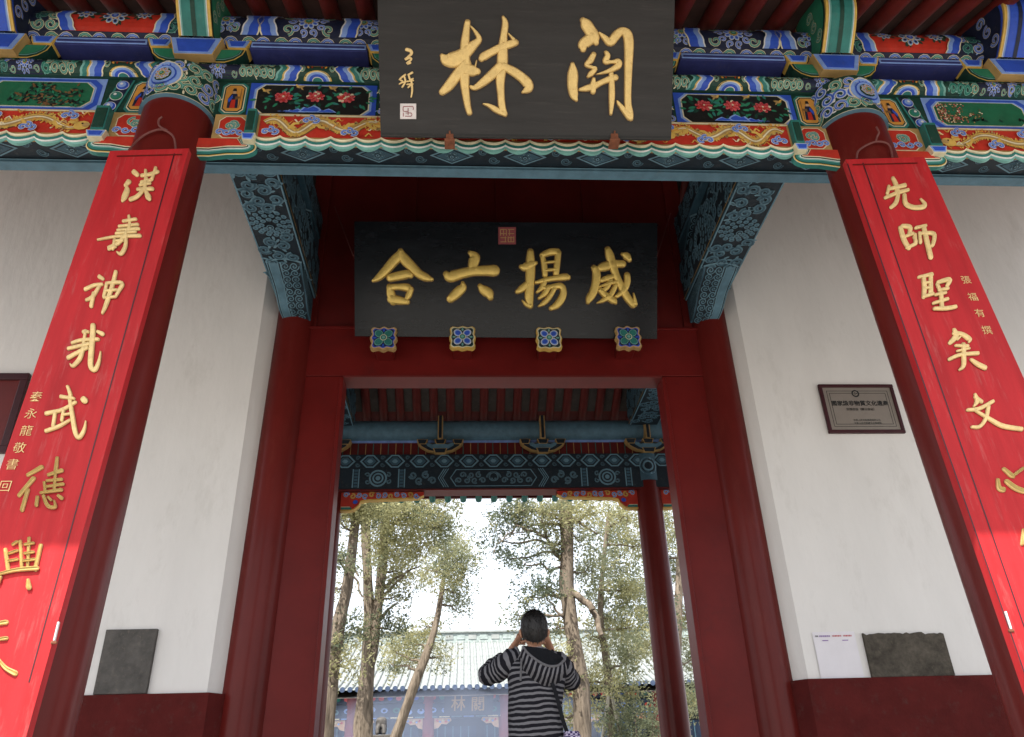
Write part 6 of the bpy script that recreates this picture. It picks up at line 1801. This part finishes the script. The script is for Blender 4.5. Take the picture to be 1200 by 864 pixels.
for px in (411, 502, 591, 680, 772):
    x = at(px, 850, YH).x
    g = Geo(); g.tube([(x, YH, 0.6), (x, YH, zs[0])], .20, 'hall_red', n=14); c = g.build('column', fh, smooth=True)
    for s_ in (-1, 1):
        g = Geo(); P = [(.2, 0), (.75, 0), (.8, -.10), (.62, -.22), (.45, -.20), (.35, -.32), (.2, -.36)]
        g.prism([(x+s_*a, YH-.06, zs[3]+.02+b) for a, b in P], (0, .1, 0), 'skin_paint')
        for k in range(5): g.tube([(x+s_*(.28+.1*k), YH-.07, zs[3]-.06-.05*(k % 2)), (x+s_*(.33+.1*k), YH-.09, zs[3]-.10-.03*(k % 2))], .035, ('pink', 'light_blue', 'cream')[k % 3], n=6)
        g.build('bracket', c)
for k in range(14):
    x = XH0+1.6+k*2.0
    g = Geo(); g.box(x, x+1.7, YH+.3, YH+.42, 1.0, zs[4], 'hall_blue')
    dr = g.build('door', fh)
    g = Geo()
    for m_ in range(6): g.box(x+.06+.27*m_, x+.10+.27*m_, YH+.27, YH+.30, 1.0, zs[4], 'slate_blue')
    g.build('lattice', dr)
q = [at(x, y, YH-.5) for x, y in ((521, 813.5), (578.5, 814.5), (577, 838), (520, 837.5))]
fs_ = empty('far_signboard', (q[2]+q[3])/2); tag(fs_, 'small dark blue signboard with two orange characters under the far hall eave', 'signboard')
g = Geo(); g.prism([q[3], q[2], q[1], q[0]], (0, .1, 0), 'hall_dark'); g.build('board', fs_, bevel=.02)
upv = (q[0]-q[3]).normalized()
for px, ch in ((537, '林'), (560, '關')):
    text_mesh('character', ch, .50, at(px, 826, YH-.5), Vector((1, 0, 0)), upv, Vector((0, -1, 0)), 'ochre', fs_, .006, off=.006)
# small stone figure on a plinth before the hall
b = at(446.5, 864, 24.0); b.z = 0
sf = empty('stone_figure', b); tag(sf, 'small grey stone figure on a plinth in front of the far hall', 'statue')
zt = at(446, 862, 24).z
g = Geo(); g.box(b.x-.32, b.x+.32, 23.7, 24.3, 0, zt-.0, 'stone'); g.box(b.x-.37, b.x+.37, 23.65, 24.35, zt-.12, zt, 'dark_stone'); g.build('plinth', sf, bevel=.02)
g = Geo(); add_raw(g, *skin_chain([Vector((b.x, 24.05, zt+.02)), Vector((b.x, 24.02, zt+.18)), Vector((b.x, 23.96, zt+.34)), Vector((b.x, 23.94, zt+.48)), Vector((b.x-.09, 23.84, zt+.18)), Vector((b.x-.09, 23.8, zt)), Vector((b.x+.09, 23.84, zt+.18)), Vector((b.x+.09, 23.8, zt))], [(0, 1), (1, 2), (2, 3), (2, 4), (4, 5), (2, 6), (6, 7)], [.17, .16, .12, .13, .06, .06, .06, .06], 0), 'dark_stone'); g.build('figure', sf, smooth=True)

# thin blue incense smoke drifting low before the far hall
g = Geo(); rs = random.Random(15)
c0 = at(545, 836, 24.0); rows = []
N, M = 18, 9
for i in range(M+1):
    th = math.pi*i/M
    rows.append([Vector((c0.x, 25.2, c0.z-.3))+Vector((math.sin(th)*math.sin(2*math.pi*j/N)*(4.6+.6*math.sin(3*j)), math.sin(th)*math.cos(2*math.pi*j/N)*1.8, math.cos(th)*(1.15+.2*math.sin(2*j+i)))) for j in range(N)])
g.grid(rows, 'plastic_black', close_u=True)
smk = g.build('smoke', org=(c0.x, 25.2, c0.z-.3), merge=True); smk['kind'] = 'stuff'
vm = bpy.data.materials.new('smoke'); vm.use_nodes = True; t = vm.node_tree
for n_ in list(t.nodes):
    if n_.type == 'BSDF_PRINCIPLED': t.nodes.remove(n_)
pv_ = nd(t, 'ShaderNodeVolumePrincipled'); pv_.inputs['Color'].default_value = (0.62, 0.72, 0.95, 1); pv_.inputs['Density'].default_value = 0.12
t.links.new(pv_.outputs[0], t.nodes['Material Output'].inputs['Volume'])
smk.data.materials.clear(); smk.data.materials.append(vm)
